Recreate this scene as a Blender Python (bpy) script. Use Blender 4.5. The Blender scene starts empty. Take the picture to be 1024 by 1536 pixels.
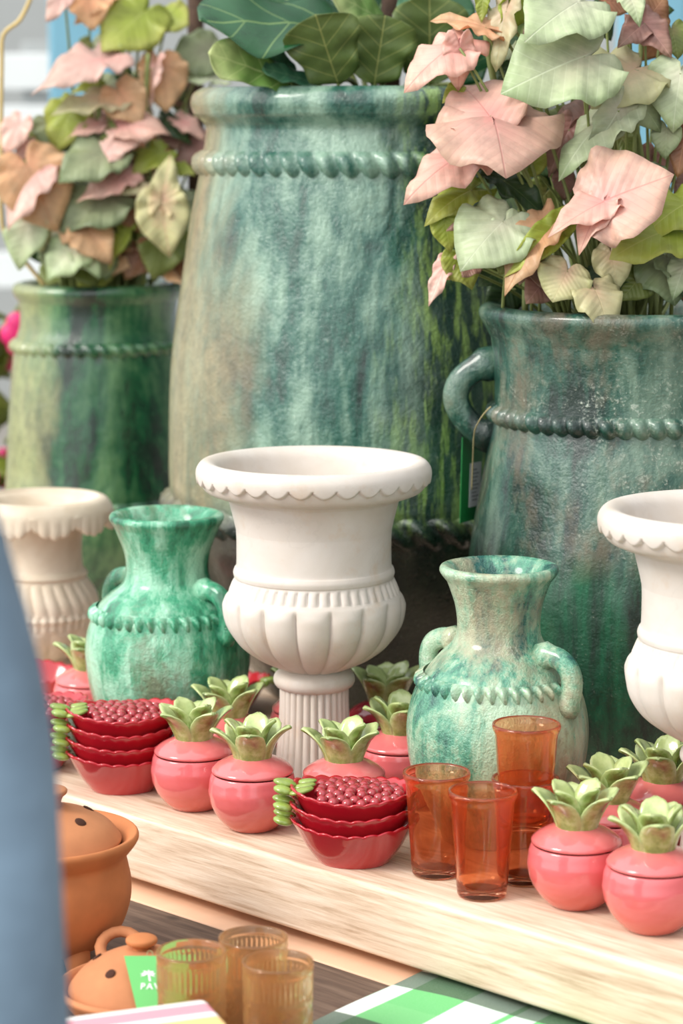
import bpy, bmesh, math, random
from mathutils import Vector, Matrix
PI = math.pi
SC = bpy.context.scene
COL = SC.collection
rnd = random.Random(7)

# ------------------------------------------------------------------ camera
FPX = 3627.0
TH = math.atan((768 - 185) / FPX)
CT, ST = math.cos(TH), math.sin(TH)
H = 0.82                                   # camera height above the shelf top (z = 0)
FLOOR = -0.75
cam_d = bpy.data.cameras.new('camera')
cam = bpy.data.objects.new('camera', cam_d)
COL.objects.link(cam)
cam.location = (0, 0, H)
cam.rotation_euler = (PI / 2 - TH, 0, 0)
cam_d.sensor_fit = 'VERTICAL'
cam_d.sensor_height = 36
cam_d.lens = FPX / 1536 * 36
cam_d.clip_end = 200
cam_d.dof.use_dof = True
cam_d.dof.focus_distance = 2.76
cam_d.dof.aperture_fstop = 4.2
SC.camera = cam


def slope(py):
    v = (768 - py) / FPX
    return (v * CT - ST) / (CT + v * ST)


def depth(Y, z):
    return Y * CT - (z - H) * ST


def P(px, py, Y):
    z = H + slope(py) * Y
    return Vector(((px - 512) / FPX * depth(Y, z), Y, z))


def prof(Y, pts):
    """photo silhouette (row, half width) measured on an axis Y metres away -> (radius, height)"""
    out = []
    for py, hw in pts:
        z = H + slope(py) * Y
        out.append((hw / FPX * depth(Y, z), z))
    return out


def lin(c):
    return tuple(((x / 255) / 12.92 if x / 255 <= 0.04045 else ((x / 255 + 0.055) / 1.055) ** 2.4) for x in c) + (1.0,)


# ------------------------------------------------------------------ object helpers
def link(name, me, mat, parent=None, loc=None):
    o = bpy.data.objects.new(name, me)
    COL.objects.link(o)
    if mat is not None:
        for m in (mat if isinstance(mat, (list, tuple)) else [mat]):
            me.materials.append(m)
    if parent is not None:
        o.parent = parent
    if loc is not None:
        o.location = loc
    return o


def obj(name, bm, mat, parent=None, loc=None, smooth=True):
    me = bpy.data.meshes.new(name)
    bm.normal_update()
    if smooth:
        for f in bm.faces:
            f.smooth = True
    bm.to_mesh(me)
    bm.free()
    return link(name, me, mat, parent, loc)


def tag(o, label, cat, group=None, kind=None):
    o['label'] = label
    o['category'] = cat
    if group:
        o['group'] = group
    if kind:
        o['kind'] = kind
    return o


def thing(name, label, cat, loc=(0, 0, 0), rz=0.0, group=None):
    o = bpy.data.objects.new(name, None)
    o.empty_display_size = 0.03
    COL.objects.link(o)
    o.location = loc
    o.rotation_euler = (0, 0, rz)
    return tag(o, label, cat, group)


def dup(root, label, loc, rz=0.0, scale=None, group=None):
    r = root.copy()
    COL.objects.link(r)
    r.location = loc
    r.rotation_euler = (0, 0, rz)
    if scale:
        r.scale = (scale, scale, scale)
    r['label'] = label
    if group:
        r['group'] = group
    for ch in list(root.children):
        c = ch.copy()
        COL.objects.link(c)
        c.parent = r
        for g in list(ch.children):
            d = g.copy()
            COL.objects.link(d)
            d.parent = c
    return r


def catmull(pts, n=6):
    out = []
    m = len(pts)
    for i in range(m - 1):
        p0, p1, p2, p3 = pts[max(i - 1, 0)], pts[i], pts[i + 1], pts[min(i + 2, m - 1)]
        for k in range(n):
            t = k / n
            out.append(tuple(0.5 * ((2 * b) + (-a + c) * t + (2 * a - 5 * b + 4 * c - d) * t * t + (-a + 3 * b - 3 * c + d) * t ** 3)
                             for a, b, c, d in zip(p0, p1, p2, p3)))
    out.append(tuple(pts[-1]))
    return out


def lathe(bm, pr, seg=96, mod=None, cap0=False, cap1=False):
    rings = []
    for i, (r, z) in enumerate(pr):
        ring = []
        for k in range(seg):
            a = 2 * PI * k / seg
            rr, zz = (r, z) if mod is None else mod(a, i, r, z)
            ring.append(bm.verts.new((rr * math.cos(a), rr * math.sin(a), zz)))
        rings.append(ring)
    for a, b in zip(rings, rings[1:]):
        for k in range(seg):
            bm.faces.new((a[k], a[(k + 1) % seg], b[(k + 1) % seg], b[k]))
    if cap0:
        bm.faces.new(list(reversed(rings[0])))
    if cap1:
        bm.faces.new(rings[-1])
    return rings


def tube(bm, pts, rad, seg=10, flat=1.0, closed=False):
    pts = [Vector(p) for p in pts]
    n = len(pts)
    rings = []
    up = Vector((0.13, 0.21, 1)).normalized()
    prev = None
    for i, p in enumerate(pts):
        if closed:
            t = pts[(i + 1) % n] - pts[i - 1]
        else:
            t = pts[min(i + 1, n - 1)] - pts[max(i - 1, 0)]
        t.normalize()
        if prev is None:
            s = t.cross(up)
            if s.length < 1e-3:
                s = t.cross(Vector((1, 0, 0)))
        else:
            s = prev - t * prev.dot(t)
        s.normalize()
        prev = s
        q = t.cross(s)
        r = rad[i] if isinstance(rad, (list, tuple)) else rad
        rings.append([bm.verts.new(p + s * (r * math.cos(2 * PI * k / seg)) + q * (r * flat * math.sin(2 * PI * k / seg))) for k in range(seg)])
    pairs = list(zip(rings, rings[1:])) + ([(rings[-1], rings[0])] if closed else [])
    for a, b in pairs:
        for k in range(seg):
            bm.faces.new((a[k], a[(k + 1) % seg], b[(k + 1) % seg], b[k]))
    if not closed:
        bm.faces.new(list(reversed(rings[0])))
        bm.faces.new(rings[-1])


def box(bm, lo, hi, bev=0.0, bseg=3, M=None):
    g = bmesh.ops.create_cube(bm, size=1.0)
    vs = g['verts']
    c = [(a + b) / 2 for a, b in zip(lo, hi)]
    s = [b - a for a, b in zip(lo, hi)]
    for v in vs:
        v.co = Vector((c[0] + v.co.x * s[0], c[1] + v.co.y * s[1], c[2] + v.co.z * s[2]))
    if bev:
        es = list({e for v in vs for e in v.link_edges})
        r = bmesh.ops.bevel(bm, geom=es, offset=bev, segments=bseg, affect='EDGES', profile=0.5)
        vs = list({v for f in r['faces'] for v in f.verts} | {v for v in vs if v.is_valid})
    if M is not None:
        for v in vs:
            v.co = M @ v.co


def ellipsoid(bm, c, r, seg=12, rings=8, M=None):
    g = bmesh.ops.create_uvsphere(bm, u_segments=seg, v_segments=rings, radius=1)
    for v in g['verts']:
        p = Vector((v.co.x * r[0], v.co.y * r[1], v.co.z * r[2]))
        if M is not None:
            p = M @ p
        v.co = p + Vector(c)


# ------------------------------------------------------------------ material helpers
class NT:
    def __init__(self, name):
        self.m = bpy.data.materials.new(name)
        self.m.use_nodes = True
        self.t = self.m.node_tree
        self.b = self.t.nodes['Principled BSDF']
        self.out = self.t.nodes['Material Output']

    def n(self, typ, **kw):
        nd = self.t.nodes.new(typ)
        for k, v in kw.items():
            if k in nd.inputs.keys() if hasattr(nd.inputs, 'keys') else False:
                nd.inputs[k].default_value = v
            else:
                setattr(nd, k, v)
        return nd

    def l(self, a, b):
        self.t.links.new(a, b)

    def coord(self, kind='Object', scale=(1, 1, 1), loc=(0, 0, 0), rot=(0, 0, 0)):
        tc = self.n('ShaderNodeTexCoord')
        mp = self.n('ShaderNodeMapping')
        mp.inputs['Scale'].default_value = scale
        mp.inputs['Location'].default_value = loc
        mp.inputs['Rotation'].default_value = rot
        self.l(tc.outputs[kind], mp.inputs['Vector'])
        return mp.outputs['Vector']

    def noise(self, vec, scale, detail=4, rough=0.55, dist=0.0):
        nd = self.n('ShaderNodeTexNoise')
        nd.inputs['Scale'].default_value = scale
        nd.inputs['Detail'].default_value = detail
        nd.inputs['Roughness'].default_value = rough
        nd.inputs['Distortion'].default_value = dist
        self.l(vec, nd.inputs['Vector'])
        return nd.outputs['Fac']

    def ramp(self, fac, stops, interp='LINEAR'):
        nd = self.n('ShaderNodeValToRGB')
        cr = nd.color_ramp
        cr.interpolation = interp
        while len(cr.elements) < len(stops):
            cr.elements.new(0.5)
        for e, (p, c) in zip(cr.elements, stops):
            e.position = p
            e.color = c if len(c) == 4 else tuple(c) + (1,)
        self.l(fac, nd.inputs['Fac'])
        return nd.outputs['Color']

    def mask(self, fac, a, b):
        nd = self.n('ShaderNodeMapRange')
        nd.inputs['From Min'].default_value = a
        nd.inputs['From Max'].default_value = b
        self.l(fac, nd.inputs['Value'])
        return nd.outputs['Result']

    def math(self, op, a, b=None, c=None):
        nd = self.n('ShaderNodeMath')
        nd.operation = op
        for i, x in enumerate((a, b, c)):
            if x is None:
                continue
            if isinstance(x, (int, float)):
                nd.inputs[i].default_value = x
            else:
                self.l(x, nd.inputs[i])
        return nd.outputs[0]

    def mix(self, fac, a, b, blend='MIX'):
        nd = self.n('ShaderNodeMix')
        nd.data_type = 'RGBA'
        nd.blend_type = blend
        for i, x in ((0, fac), (6, a), (7, b)):
            if isinstance(x, (int, float)):
                nd.inputs[i].default_value = x
            elif isinstance(x, tuple):
                nd.inputs[i].default_value = x
            else:
                self.l(x, nd.inputs[i])
        return nd.outputs[2]

    def bump(self, h, strength=0.3, dist=0.01):
        nd = self.n('ShaderNodeBump')
        nd.inputs['Strength'].default_value = strength
        nd.inputs['Distance'].default_value = dist
        self.l(h, nd.inputs['Height'])
        self.l(nd.outputs['Normal'], self.b.inputs['Normal'])

    def set(self, **kw):
        for k, v in kw.items():
            k = k.replace('_', ' ')
            if isinstance(v, (int, float, tuple)):
                self.b.inputs[k].default_value = v
            else:
                self.l(v, self.b.inputs[k])


def plain(name, c, rough=0.5, var=0.06, scale=30, coat=0.0, bump=0.0, metal=0.0):
    t = NT(name)
    v = t.coord()
    n = t.noise(v, scale)
    c = lin(c)
    d = tuple(max(0, x * (1 - var * 2.5)) for x in c[:3]) + (1,)
    t.set(Base_Color=t.ramp(n, [(0.3, d), (0.7, c)]), Roughness=rough, Coat_Weight=coat, Coat_Roughness=0.08, Metallic=metal)
    if bump:
        t.bump(n, bump, 0.003)
    return t.m


def glaze(name, dark, mid, light, tan, streak=None, streak_side=None, tan_side=None, below=None, rough=0.22, tan_amt=0.5, seed=0.0,
          bumpy=0.35, sc=1.0, low=(0.36, 0.5, 0.66), chalk=0.0):
    """Hand made drip glaze: vertical runs of dark, mid and light glaze, bare clay patches, optional streaked field and optional dark foot (painted shade on the tall jar)."""
    t = NT(name)
    v1 = t.coord(scale=(1, 1, 0.5), loc=(seed, seed * 1.7, 0))
    v2 = t.coord(scale=(1, 1, 0.13), loc=(seed * 2.1, 0, seed))
    v3 = t.coord(loc=(0, seed, seed * 3))
    big = t.noise(v1, 6 * sc, 5, 0.6, 0.6)
    run = t.noise(v2, 26 * sc, 4, 0.65, 0.3)
    fine = t.noise(v3, 60 * sc, 6, 0.7)
    grit = t.noise(v3, 240 * sc, 3, 0.6)
    f = t.math('ADD', t.math('MULTIPLY', big, 0.62), t.math('ADD', t.math('MULTIPLY', run, 0.32), t.math('MULTIPLY', fine, 0.10)))
    colr = t.ramp(f, [(low[0], lin(dark)), (low[1], lin(mid)), (low[2], lin(light))])
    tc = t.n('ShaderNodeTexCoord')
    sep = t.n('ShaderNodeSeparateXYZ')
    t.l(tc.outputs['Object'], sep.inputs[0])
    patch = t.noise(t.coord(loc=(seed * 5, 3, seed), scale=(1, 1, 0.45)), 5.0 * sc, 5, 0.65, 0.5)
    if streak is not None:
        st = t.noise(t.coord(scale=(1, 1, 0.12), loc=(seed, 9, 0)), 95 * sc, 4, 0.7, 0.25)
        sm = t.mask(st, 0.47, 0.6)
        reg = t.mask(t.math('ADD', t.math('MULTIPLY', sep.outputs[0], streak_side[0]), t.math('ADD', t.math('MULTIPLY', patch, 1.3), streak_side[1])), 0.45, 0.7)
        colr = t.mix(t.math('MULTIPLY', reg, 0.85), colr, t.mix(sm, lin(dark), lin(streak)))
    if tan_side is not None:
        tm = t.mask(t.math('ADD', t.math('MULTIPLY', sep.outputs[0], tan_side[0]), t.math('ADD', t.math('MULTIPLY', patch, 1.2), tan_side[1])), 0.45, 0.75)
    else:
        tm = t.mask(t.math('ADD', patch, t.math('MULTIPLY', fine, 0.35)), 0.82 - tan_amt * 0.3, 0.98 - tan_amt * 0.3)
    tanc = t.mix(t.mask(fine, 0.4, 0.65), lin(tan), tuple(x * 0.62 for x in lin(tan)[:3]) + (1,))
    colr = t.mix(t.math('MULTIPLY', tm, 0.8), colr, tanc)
    if chalk:
        ck = t.math('MULTIPLY', t.mask(t.math('ADD', t.math('MULTIPLY', fine, 0.6), t.math('MULTIPLY', grit, 0.5)), 0.60, 0.68), t.mask(t.noise(t.coord(loc=(seed, 7, 1)), 9 * sc, 4, 0.6), 0.5, 0.68))
        colr = t.mix(t.math('MULTIPLY', ck, 0.55), colr, lin((205, 214, 200)))
    if below is not None:
        wob = t.math('ADD', sep.outputs[2], t.math('MULTIPLY', run, 0.05))
        bm_ = t.mask(wob, below[0] + 0.05, below[0] + 0.01)
        colr = t.mix(bm_, colr, t.mix(t.mask(run, 0.4, 0.65), lin(below[1]), lin(below[2])))
    sp = t.mask(grit, 0.66, 0.74)
    colr = t.mix(t.math('MULTIPLY', sp, 0.25), colr, lin((190, 200, 180)))
    t.set(Base_Color=colr, Roughness=t.math('ADD', t.math('MULTIPLY', tm, 0.35), t.math('ADD', t.math('MULTIPLY', fine, 0.25), rough - 0.1)),
          Coat_Weight=0.6, Coat_Roughness=0.14, Specular_IOR_Level=0.6)
    bmp = t.noise(t.coord(scale=(1, 1, 0.8), loc=(seed, 2, 5)), 24 * sc, 4, 0.55, 0.4)
    h = t.math('ADD', t.math('MULTIPLY', fine, 0.28), t.math('ADD', t.math('MULTIPLY', bmp, 0.7), t.math('ADD', big, t.math('MULTIPLY', grit, 0.10))))
    t.bump(h, bumpy, 0.02)
    return t.m


def leaf_mat(name, base, center, edge, vein, lat=7.0, veinw=0.014, latw=0.07, transl=0.3, rough=0.42, latk=0.4):
    t = NT(name)
    uv = t.n('ShaderNodeUVMap')
    sep = t.n('ShaderNodeSeparateXYZ')
    t.l(uv.outputs[0], sep.inputs[0])
    s, w = sep.outputs[0], t.math('ABSOLUTE', sep.outputs[1])
    oi = t.n('ShaderNodeObjectInfo')
    off = t.n('ShaderNodeVectorMath')
    off.operation = 'ADD'
    t.l(t.coord('Object'), off.inputs[0])
    cmb = t.n('ShaderNodeCombineXYZ')
    rr = t.math('MULTIPLY', oi.outputs['Random'], 20.0)
    t.l(rr, cmb.inputs[0])
    t.l(rr, cmb.inputs[1])
    t.l(cmb.outputs[0], off.inputs[1])
    n = t.noise(off.outputs[0], 28, 4, 0.6)
    d = t.math('SQRT', t.math('ADD', t.math('MULTIPLY', s, s), t.math('MULTIPLY', t.math('MULTIPLY', w, w), 2.2)))
    c = t.mix(t.mask(t.math('ADD', d, t.math('MULTIPLY', n, 0.5)), 0.15, 0.75), lin(center), lin(base))
    c = t.mix(t.mask(t.math('ADD', d, t.math('MULTIPLY', n, 0.7)), 0.85, 1.35), c, lin(edge))
    c = t.mix(t.mask(n, 0.42, 0.75), c, lin(tuple(x * 0.82 for x in base)))
    fr = t.math('FRACT', t.math('MULTIPLY', t.math('SUBTRACT', s, t.math('MULTIPLY', w, 0.75)), lat))
    tri = t.math('ABSOLUTE', t.math('SUBTRACT', fr, 0.5))
    lv = t.math('MULTIPLY', t.mask(tri, latw, latw * 0.3), latk)
    mv = t.mask(w, veinw, veinw * 0.3)
    vm = t.math('MAXIMUM', mv, lv)
    c = t.mix(t.math('MULTIPLY', vm, 0.5), c, lin(vein))
    hsv = t.n('ShaderNodeHueSaturation')
    t.l(c, hsv.inputs['Color'])
    t.l(t.mask(oi.outputs['Random'], -0.6, 1.6), hsv.inputs['Value'])
    hsv.inputs['Saturation'].default_value = 1.0
    mr = t.n('ShaderNodeMapRange')
    mr.inputs['To Min'].default_value = 0.86
    mr.inputs['To Max'].default_value = 1.12
    t.l(oi.outputs['Random'], mr.inputs['Value'])
    t.l(mr.outputs['Result'], hsv.inputs['Value'])
    c = hsv.outputs['Color']
    t.set(Base_Color=c, Roughness=rough)
    t.bump(t.math('ADD', t.math('MULTIPLY', t.mask(tri, 0.0, 0.5), 0.35), t.math('ADD', n, t.math('MULTIPLY', mv, -0.6))), 0.28, 0.004)
    tr = t.n('ShaderNodeBsdfTranslucent')
    t.l(c, tr.inputs['Color'])
    mx = t.n('ShaderNodeMixShader')
    mx.inputs[0].default_value = transl
    t.l(t.b.outputs[0], mx.inputs[1])
    t.l(tr.outputs[0], mx.inputs[2])
    t.l(mx.outputs[0], t.out.inputs['Surface'])
    return t.m


def glass_mat(name, c, body, amt, rough=0.02, ior=1.45):
    t = NT(name)
    v = t.coord()
    n = t.noise(v, 12, 2)
    t.set(Base_Color=t.ramp(n, [(0.3, lin(c)), (0.7, lin(tuple(min(255, x + 6) for x in c)))]), Roughness=rough, IOR=ior, Transmission_Weight=1.0)
    df = t.n('ShaderNodeBsdfDiffuse')
    tr = t.n('ShaderNodeBsdfTranslucent')
    df.inputs['Color'].default_value = lin(body)
    tr.inputs['Color'].default_value = lin(body)
    m1 = t.n('ShaderNodeMixShader')
    m1.inputs[0].default_value = 0.6
    t.l(df.outputs[0], m1.inputs[1])
    t.l(tr.outputs[0], m1.inputs[2])
    m2 = t.n('ShaderNodeMixShader')
    m2.inputs[0].default_value = amt
    t.l(t.b.outputs[0], m2.inputs[1])
    t.l(m1.outputs[0], m2.inputs[2])
    t.l(m2.outputs[0], t.out.inputs['Surface'])
    return t.m


def wood(name, a, b, c, axis=0, sc=1.0, rough=0.6, knots=None, bump=0.25):
    t = NT(name)
    s = [1.0, 1.0, 1.0]
    s = [14, 14, 14]
    s[axis] = 1.0
    v = t.coord(scale=tuple(s))
    g = t.noise(v, 3.2 * sc, 6, 0.65, 0.35)
    s2 = [60, 60, 60]
    s2[axis] = 2.5
    g2 = t.noise(t.coord(scale=tuple(s2)), 2.0 * sc, 4, 0.7)
    bl = t.noise(t.coord(), 3, 3)
    f = t.math('ADD', t.math('MULTIPLY', g, 0.6), t.math('ADD', t.math('MULTIPLY', g2, 0.3), t.math('MULTIPLY', bl, 0.14)))
    col = t.ramp(f, [(0.36, lin(c)), (0.5, lin(b)), (0.62, lin(a))])
    if knots:
        kn = t.noise(t.coord(scale=(1, 1.6, 1), loc=(4.3, 1.2, 0)), 9, 2, 0.4)
        col = t.mix(t.mask(kn, 0.66, 0.72), col, lin(knots))
    t.set(Base_Color=col, Roughness=rough)
    t.bump(f, bump, 0.004)
    return t.m


M = {}
M['urn'] = None
# marble
t = NT('white_marble')
v = t.coord()
n1 = t.noise(v, 7, 5, 0.6, 0.5)
n2 = t.noise(t.coord(loc=(3, 1, 2), scale=(1, 1, 1.8)), 4, 8, 0.6, 1.2)
vein = t.math('ABSOLUTE', t.math('SUBTRACT', n2, 0.5))
c = t.ramp(n1, [(0.3, lin((202, 190, 177))), (0.55, lin((214, 206, 198))), (0.75, lin((222, 217, 212)))])
c = t.mix(t.math('MULTIPLY', t.mask(vein, 0.012, 0.0), 0.12), c, lin((176, 168, 160)))
n3 = t.noise(t.coord(loc=(8, 2, 5)), 22, 5, 0.7)
c = t.mix(t.math('MULTIPLY', t.mask(n3, 0.56, 0.74), 0.5), c, lin((206, 178, 150)))
t.set(Base_Color=c, Roughness=0.5)
t.bump(n3, 0.08, 0.003)
M['marble'] = t.m
t = NT('cream_marble')
n1 = t.noise(t.coord(), 9, 5, 0.6, 0.5)
t.set(Base_Color=t.ramp(n1, [(0.3, lin((192, 174, 150))), (0.6, lin((218, 206, 188))), (0.8, lin((228, 219, 206)))]), Roughness=0.55)
M['cream'] = t.m

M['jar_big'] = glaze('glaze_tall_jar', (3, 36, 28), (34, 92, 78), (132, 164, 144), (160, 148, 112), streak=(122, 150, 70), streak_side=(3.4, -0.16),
                     tan_side=(-3.6, -0.72), below=(0.285, (6, 18, 14), (26, 38, 22)), rough=0.26, seed=1.3, bumpy=0.5, sc=0.8, low=(0.43, 0.495, 0.585))  # dark band below the lower frill: shade on the jar painted into its colour
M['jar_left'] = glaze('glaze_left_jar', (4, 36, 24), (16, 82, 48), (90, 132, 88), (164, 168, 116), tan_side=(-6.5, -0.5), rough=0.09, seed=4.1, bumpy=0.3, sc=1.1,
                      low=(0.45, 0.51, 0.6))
M['jar_right'] = glaze('glaze_handled_jar', (8, 40, 33), (28, 78, 64), (96, 124, 106), (118, 106, 84), rough=0.3, tan_amt=0.62, seed=2.2, bumpy=0.4, sc=1.15,
                       low=(0.45, 0.505, 0.585), chalk=0.5, below=(0.285, (3, 34, 26), (14, 98, 66)))
M['pitcher_a'] = glaze('glaze_bright_pitcher', (12, 100, 70), (56, 158, 118), (158, 214, 184), (112, 116, 80), rough=0.18, tan_amt=0.35, seed=3.7, bumpy=0.5, sc=1.8,
                       low=(0.42, 0.5, 0.59))
M['pitcher_b'] = glaze('glaze_pale_pitcher', (8, 84, 76), (84, 154, 126), (172, 204, 174), (192, 182, 150), rough=0.24, tan_amt=0.6, seed=6.4, bumpy=0.5, sc=1.7,
                       low=(0.42, 0.485, 0.56), chalk=0.4)


def ceramic(name, top, bot, z0, z1, mott=0.4):
    t = NT(name)
    tc = t.n('ShaderNodeTexCoord')
    sep = t.n('ShaderNodeSeparateXYZ')
    t.l(tc.outputs['Object'], sep.inputs[0])
    n = t.noise(t.coord(scale=(1, 1, 2.5)), 22, 4, 0.6, 0.4)
    f = t.math('ADD', t.mask(sep.outputs[2], z0, z1), t.math('MULTIPLY', t.math('SUBTRACT', n, 0.5), mott * 2))
    c = t.ramp(f, [(0.1, lin(bot)), (0.9, lin(top))])
    t.set(Base_Color=c, Roughness=0.16, Coat_Weight=0.6, Coat_Roughness=0.05)
    t.bump(n, 0.12, 0.004)
    return t.m


M['pom'] = ceramic('pink_glazed_ceramic', (222, 108, 112), (204, 92, 78), 0.0, 0.06)
M['pom_lid'] = ceramic('pink_glazed_lid', (230, 128, 126), (222, 108, 110), 0.0, 0.03)
M['bowl'] = ceramic('red_glazed_ceramic', (176, 24, 40), (180, 44, 46), 0.0, 0.05, 0.5)
M['plum'] = ceramic('plum_glazed_ceramic', (150, 30, 52), (176, 44, 62), 0.0, 0.06)
t = NT('green_glazed_leaf')
n = t.noise(t.coord(), 60, 4, 0.6)
n2 = t.noise(t.coord(loc=(2, 3, 1)), 36, 3, 0.6)
uv = t.n('ShaderNodeUVMap')
sp_ = t.n('ShaderNodeSeparateXYZ')
t.l(uv.outputs[0], sp_.inputs[0])
c = t.ramp(n, [(0.32, lin((112, 132, 62))), (0.5, lin((152, 170, 96))), (0.7, lin((190, 200, 142)))])
wv = t.math('ABSOLUTE', sp_.outputs[1])
brown = t.math('MULTIPLY', t.mask(n2, 0.36, 0.56), t.math('MULTIPLY', t.mask(wv, 0.75, 0.3), t.math('MULTIPLY', t.mask(sp_.outputs[0], 0.3, 0.5), t.mask(sp_.outputs[0], 0.92, 0.75))))
c = t.mix(t.math('MULTIPLY', brown, t.math('MULTIPLY', t.mask(sp_.outputs[2], 0.0, 0.1), 0.0)), c, lin((120, 84, 50)))
c = t.mix(t.math('MULTIPLY', t.mask(wv, 0.7, 1.0), 0.5), c, lin((206, 220, 160)))
c = t.mix(t.math('MULTIPLY', brown, 0.8), c, lin((118, 84, 46)))
t.set(Base_Color=c, Roughness=0.2, Coat_Weight=0.6, Coat_Roughness=0.06)
t.bump(n, 0.25, 0.003)
M['crown'] = t.m
M['berry'] = plain('red_berry_glaze', (170, 40, 52), 0.12, 0.1, 60, coat=0.7)
M['leafgreen'] = plain('bright_green_glaze', (158, 182, 86), 0.2, 0.2, 70, coat=0.5)
M['terra'] = plain('terracotta', (206, 128, 76), 0.75, 0.1, 18, bump=0.15)
M['terra2'] = plain('terracotta_pale', (200, 132, 88), 0.8, 0.09, 22, bump=0.15)
M['hole'] = plain('dark_clay_inside', (70, 36, 20), 0.9)
M['glass'] = glass_mat('orange_glass', (254, 200, 164), (255, 132, 82), 0.10)
M['amber'] = glass_mat('amber_glass', (255, 238, 214), (255, 196, 140), 0.14, 0.02)
M['wood'] = wood('bleached_oak', (230, 212, 192), (214, 190, 166), (172, 142, 114), 0, 2.2, 0.55, bump=0.3)
M['dark_wood'] = wood('dark_stained_board', (112, 92, 78), (90, 71, 59), (56, 43, 36), 0, 1.6, 0.7, knots=(16, 12, 10))
M['beige'] = plain('pink_beige_board', (236, 192, 160), 0.7, 0.05, 12)
M['soil'] = plain('potting_soil', (48, 36, 26), 0.95, 0.25, 60, bump=0.8)
M['stalk'] = plain('green_stalk', (138, 150, 84), 0.5, 0.15, 30)
M['vine'] = plain('cream_vine', (214, 190, 130), 0.6, 0.12, 30)
M['bark'] = plain('brown_bark', (88, 66, 52), 0.9, 0.25, 40, bump=0.6)
M['tag'] = plain('green_card', (22, 128, 62), 0.6, 0.02, 8)
M['tag_pale'] = plain('pale_green_card', (104, 192, 108), 0.55, 0.03, 8)
M['white_card'] = plain('white_paper', (236, 238, 240), 0.7, 0.02)
M['ink'] = plain('grey_ink', (150, 154, 158), 0.8, 0.02)
M['string'] = plain('natural_string', (176, 164, 120), 0.9, 0.1)
M['ground'] = plain('grey_paving', (150, 146, 140), 0.9, 0.12, 3, bump=0.2)
M['grey'] = plain('pale_grey_paint', (168, 172, 172), 0.7, 0.05, 2)
M['slat'] = plain('white_painted_wood', (232, 236, 236), 0.6, 0.03, 4)
M['blue'] = plain('sky_blue_paint', (120, 174, 196), 0.6, 0.06, 3)
M['darkgrey'] = plain('dark_wall_paint', (58, 62, 58), 0.9, 0.15, 2)
M['pink_fl'] = plain('hot_pink_petals', (232, 40, 120), 0.5, 0.12, 30)
M['bush'] = plain('yellow_green_leaves', (126, 140, 40), 0.6, 0.2, 12)
M['denim'] = plain('blue_denim', (144, 171, 195), 0.85, 0.16, 9, bump=0.8)
M['trouser'] = plain('dark_trousers', (52, 58, 74), 0.9, 0.08, 40)
M['skin'] = plain('skin', (222, 172, 146), 0.55, 0.04, 40)
M['hair'] = plain('brown_hair', (74, 52, 38), 0.5, 0.25, 90, bump=0.4)
M['shoe'] = plain('white_shoe', (226, 222, 216), 0.6, 0.04)
M['blackm'] = plain('black_rubber', (26, 28, 28), 0.6, 0.1)

L = {
    'pink': leaf_mat('leaf_pink', (240, 194, 178), (228, 156, 150), (234, 198, 174), (206, 132, 128)),
    'blush': leaf_mat('leaf_blush', (244, 206, 192), (236, 178, 170), (240, 206, 188), (224, 170, 160)),
    'pale': leaf_mat('leaf_pale_green', (200, 210, 172), (206, 196, 176), (168, 196, 138), (226, 234, 206)),
    'mint': leaf_mat('leaf_mint', (204, 216, 178), (214, 212, 190), (190, 210, 160), (228, 234, 208)),
    'lime': leaf_mat('leaf_lime', (176, 190, 76), (160, 178, 70), (216, 216, 126), (212, 216, 130), transl=0.42),
    'mauve': leaf_mat('leaf_mauve', (170, 128, 116), (190, 136, 130), (150, 122, 96), (206, 160, 148)),
    'peach': leaf_mat('leaf_peach', (244, 200, 154), (236, 178, 140), (246, 214, 170), (196, 130, 92), transl=0.42),
    'cream': leaf_mat('leaf_cream', (216, 208, 164), (224, 184, 160), (204, 208, 150), (206, 190, 142)),
    'olive': leaf_mat('leaf_olive', (116, 130, 62), (136, 124, 76), (140, 150, 84), (160, 168, 104)),
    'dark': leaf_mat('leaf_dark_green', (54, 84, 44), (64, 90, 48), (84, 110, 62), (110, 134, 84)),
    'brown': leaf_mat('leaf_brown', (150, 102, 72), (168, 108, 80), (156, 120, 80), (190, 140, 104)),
    'dusk': leaf_mat('leaf_dusky_green', (166, 176, 134), (152, 148, 124), (126, 148, 104), (176, 190, 150)),
    'heart': leaf_mat('leaf_heart', (216, 212, 160), (232, 178, 158), (214, 212, 156), (226, 166, 146)),
    'figdark': leaf_mat('fig_leaf_dark', (24, 78, 42), (30, 84, 46), (40, 92, 52), (150, 178, 108), lat=4.5, veinw=0.011, latw=0.03, transl=0.1, rough=0.25, latk=0.9),
    'figolive': leaf_mat('fig_leaf_underside', (92, 116, 54), (104, 122, 60), (110, 130, 66), (198, 198, 118), lat=4.5, veinw=0.013, latw=0.035, transl=0.3, latk=0.9),
    'figlight': leaf_mat('fig_leaf_light', (116, 156, 76), (120, 158, 84), (206, 214, 150), (204, 214, 150), lat=4.5, veinw=0.013, latw=0.035, transl=0.3, latk=0.9),
    'figblue': leaf_mat('fig_leaf_bluish', (70, 124, 92), (76, 128, 96), (90, 140, 104), (150, 186, 140), lat=4.5, veinw=0.01, latw=0.03, transl=0.1, rough=0.3, latk=0.9),
}

# ------------------------------------------------------------------ setting
def struct(name, bm, m, smooth=False):
    o = obj(name, bm, m, smooth=smooth)
    o['kind'] = 'structure'
    return o


bm = bmesh.new()
box(bm, (-14, -6, FLOOR - 0.1), (14, 16, FLOOR))
struct('ground', bm, M['ground'])
bm = bmesh.new()
box(bm, (-14, 13.0, FLOOR), (14, 13.3, 4.5))
struct('wall_back', bm, M['grey'])
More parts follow.
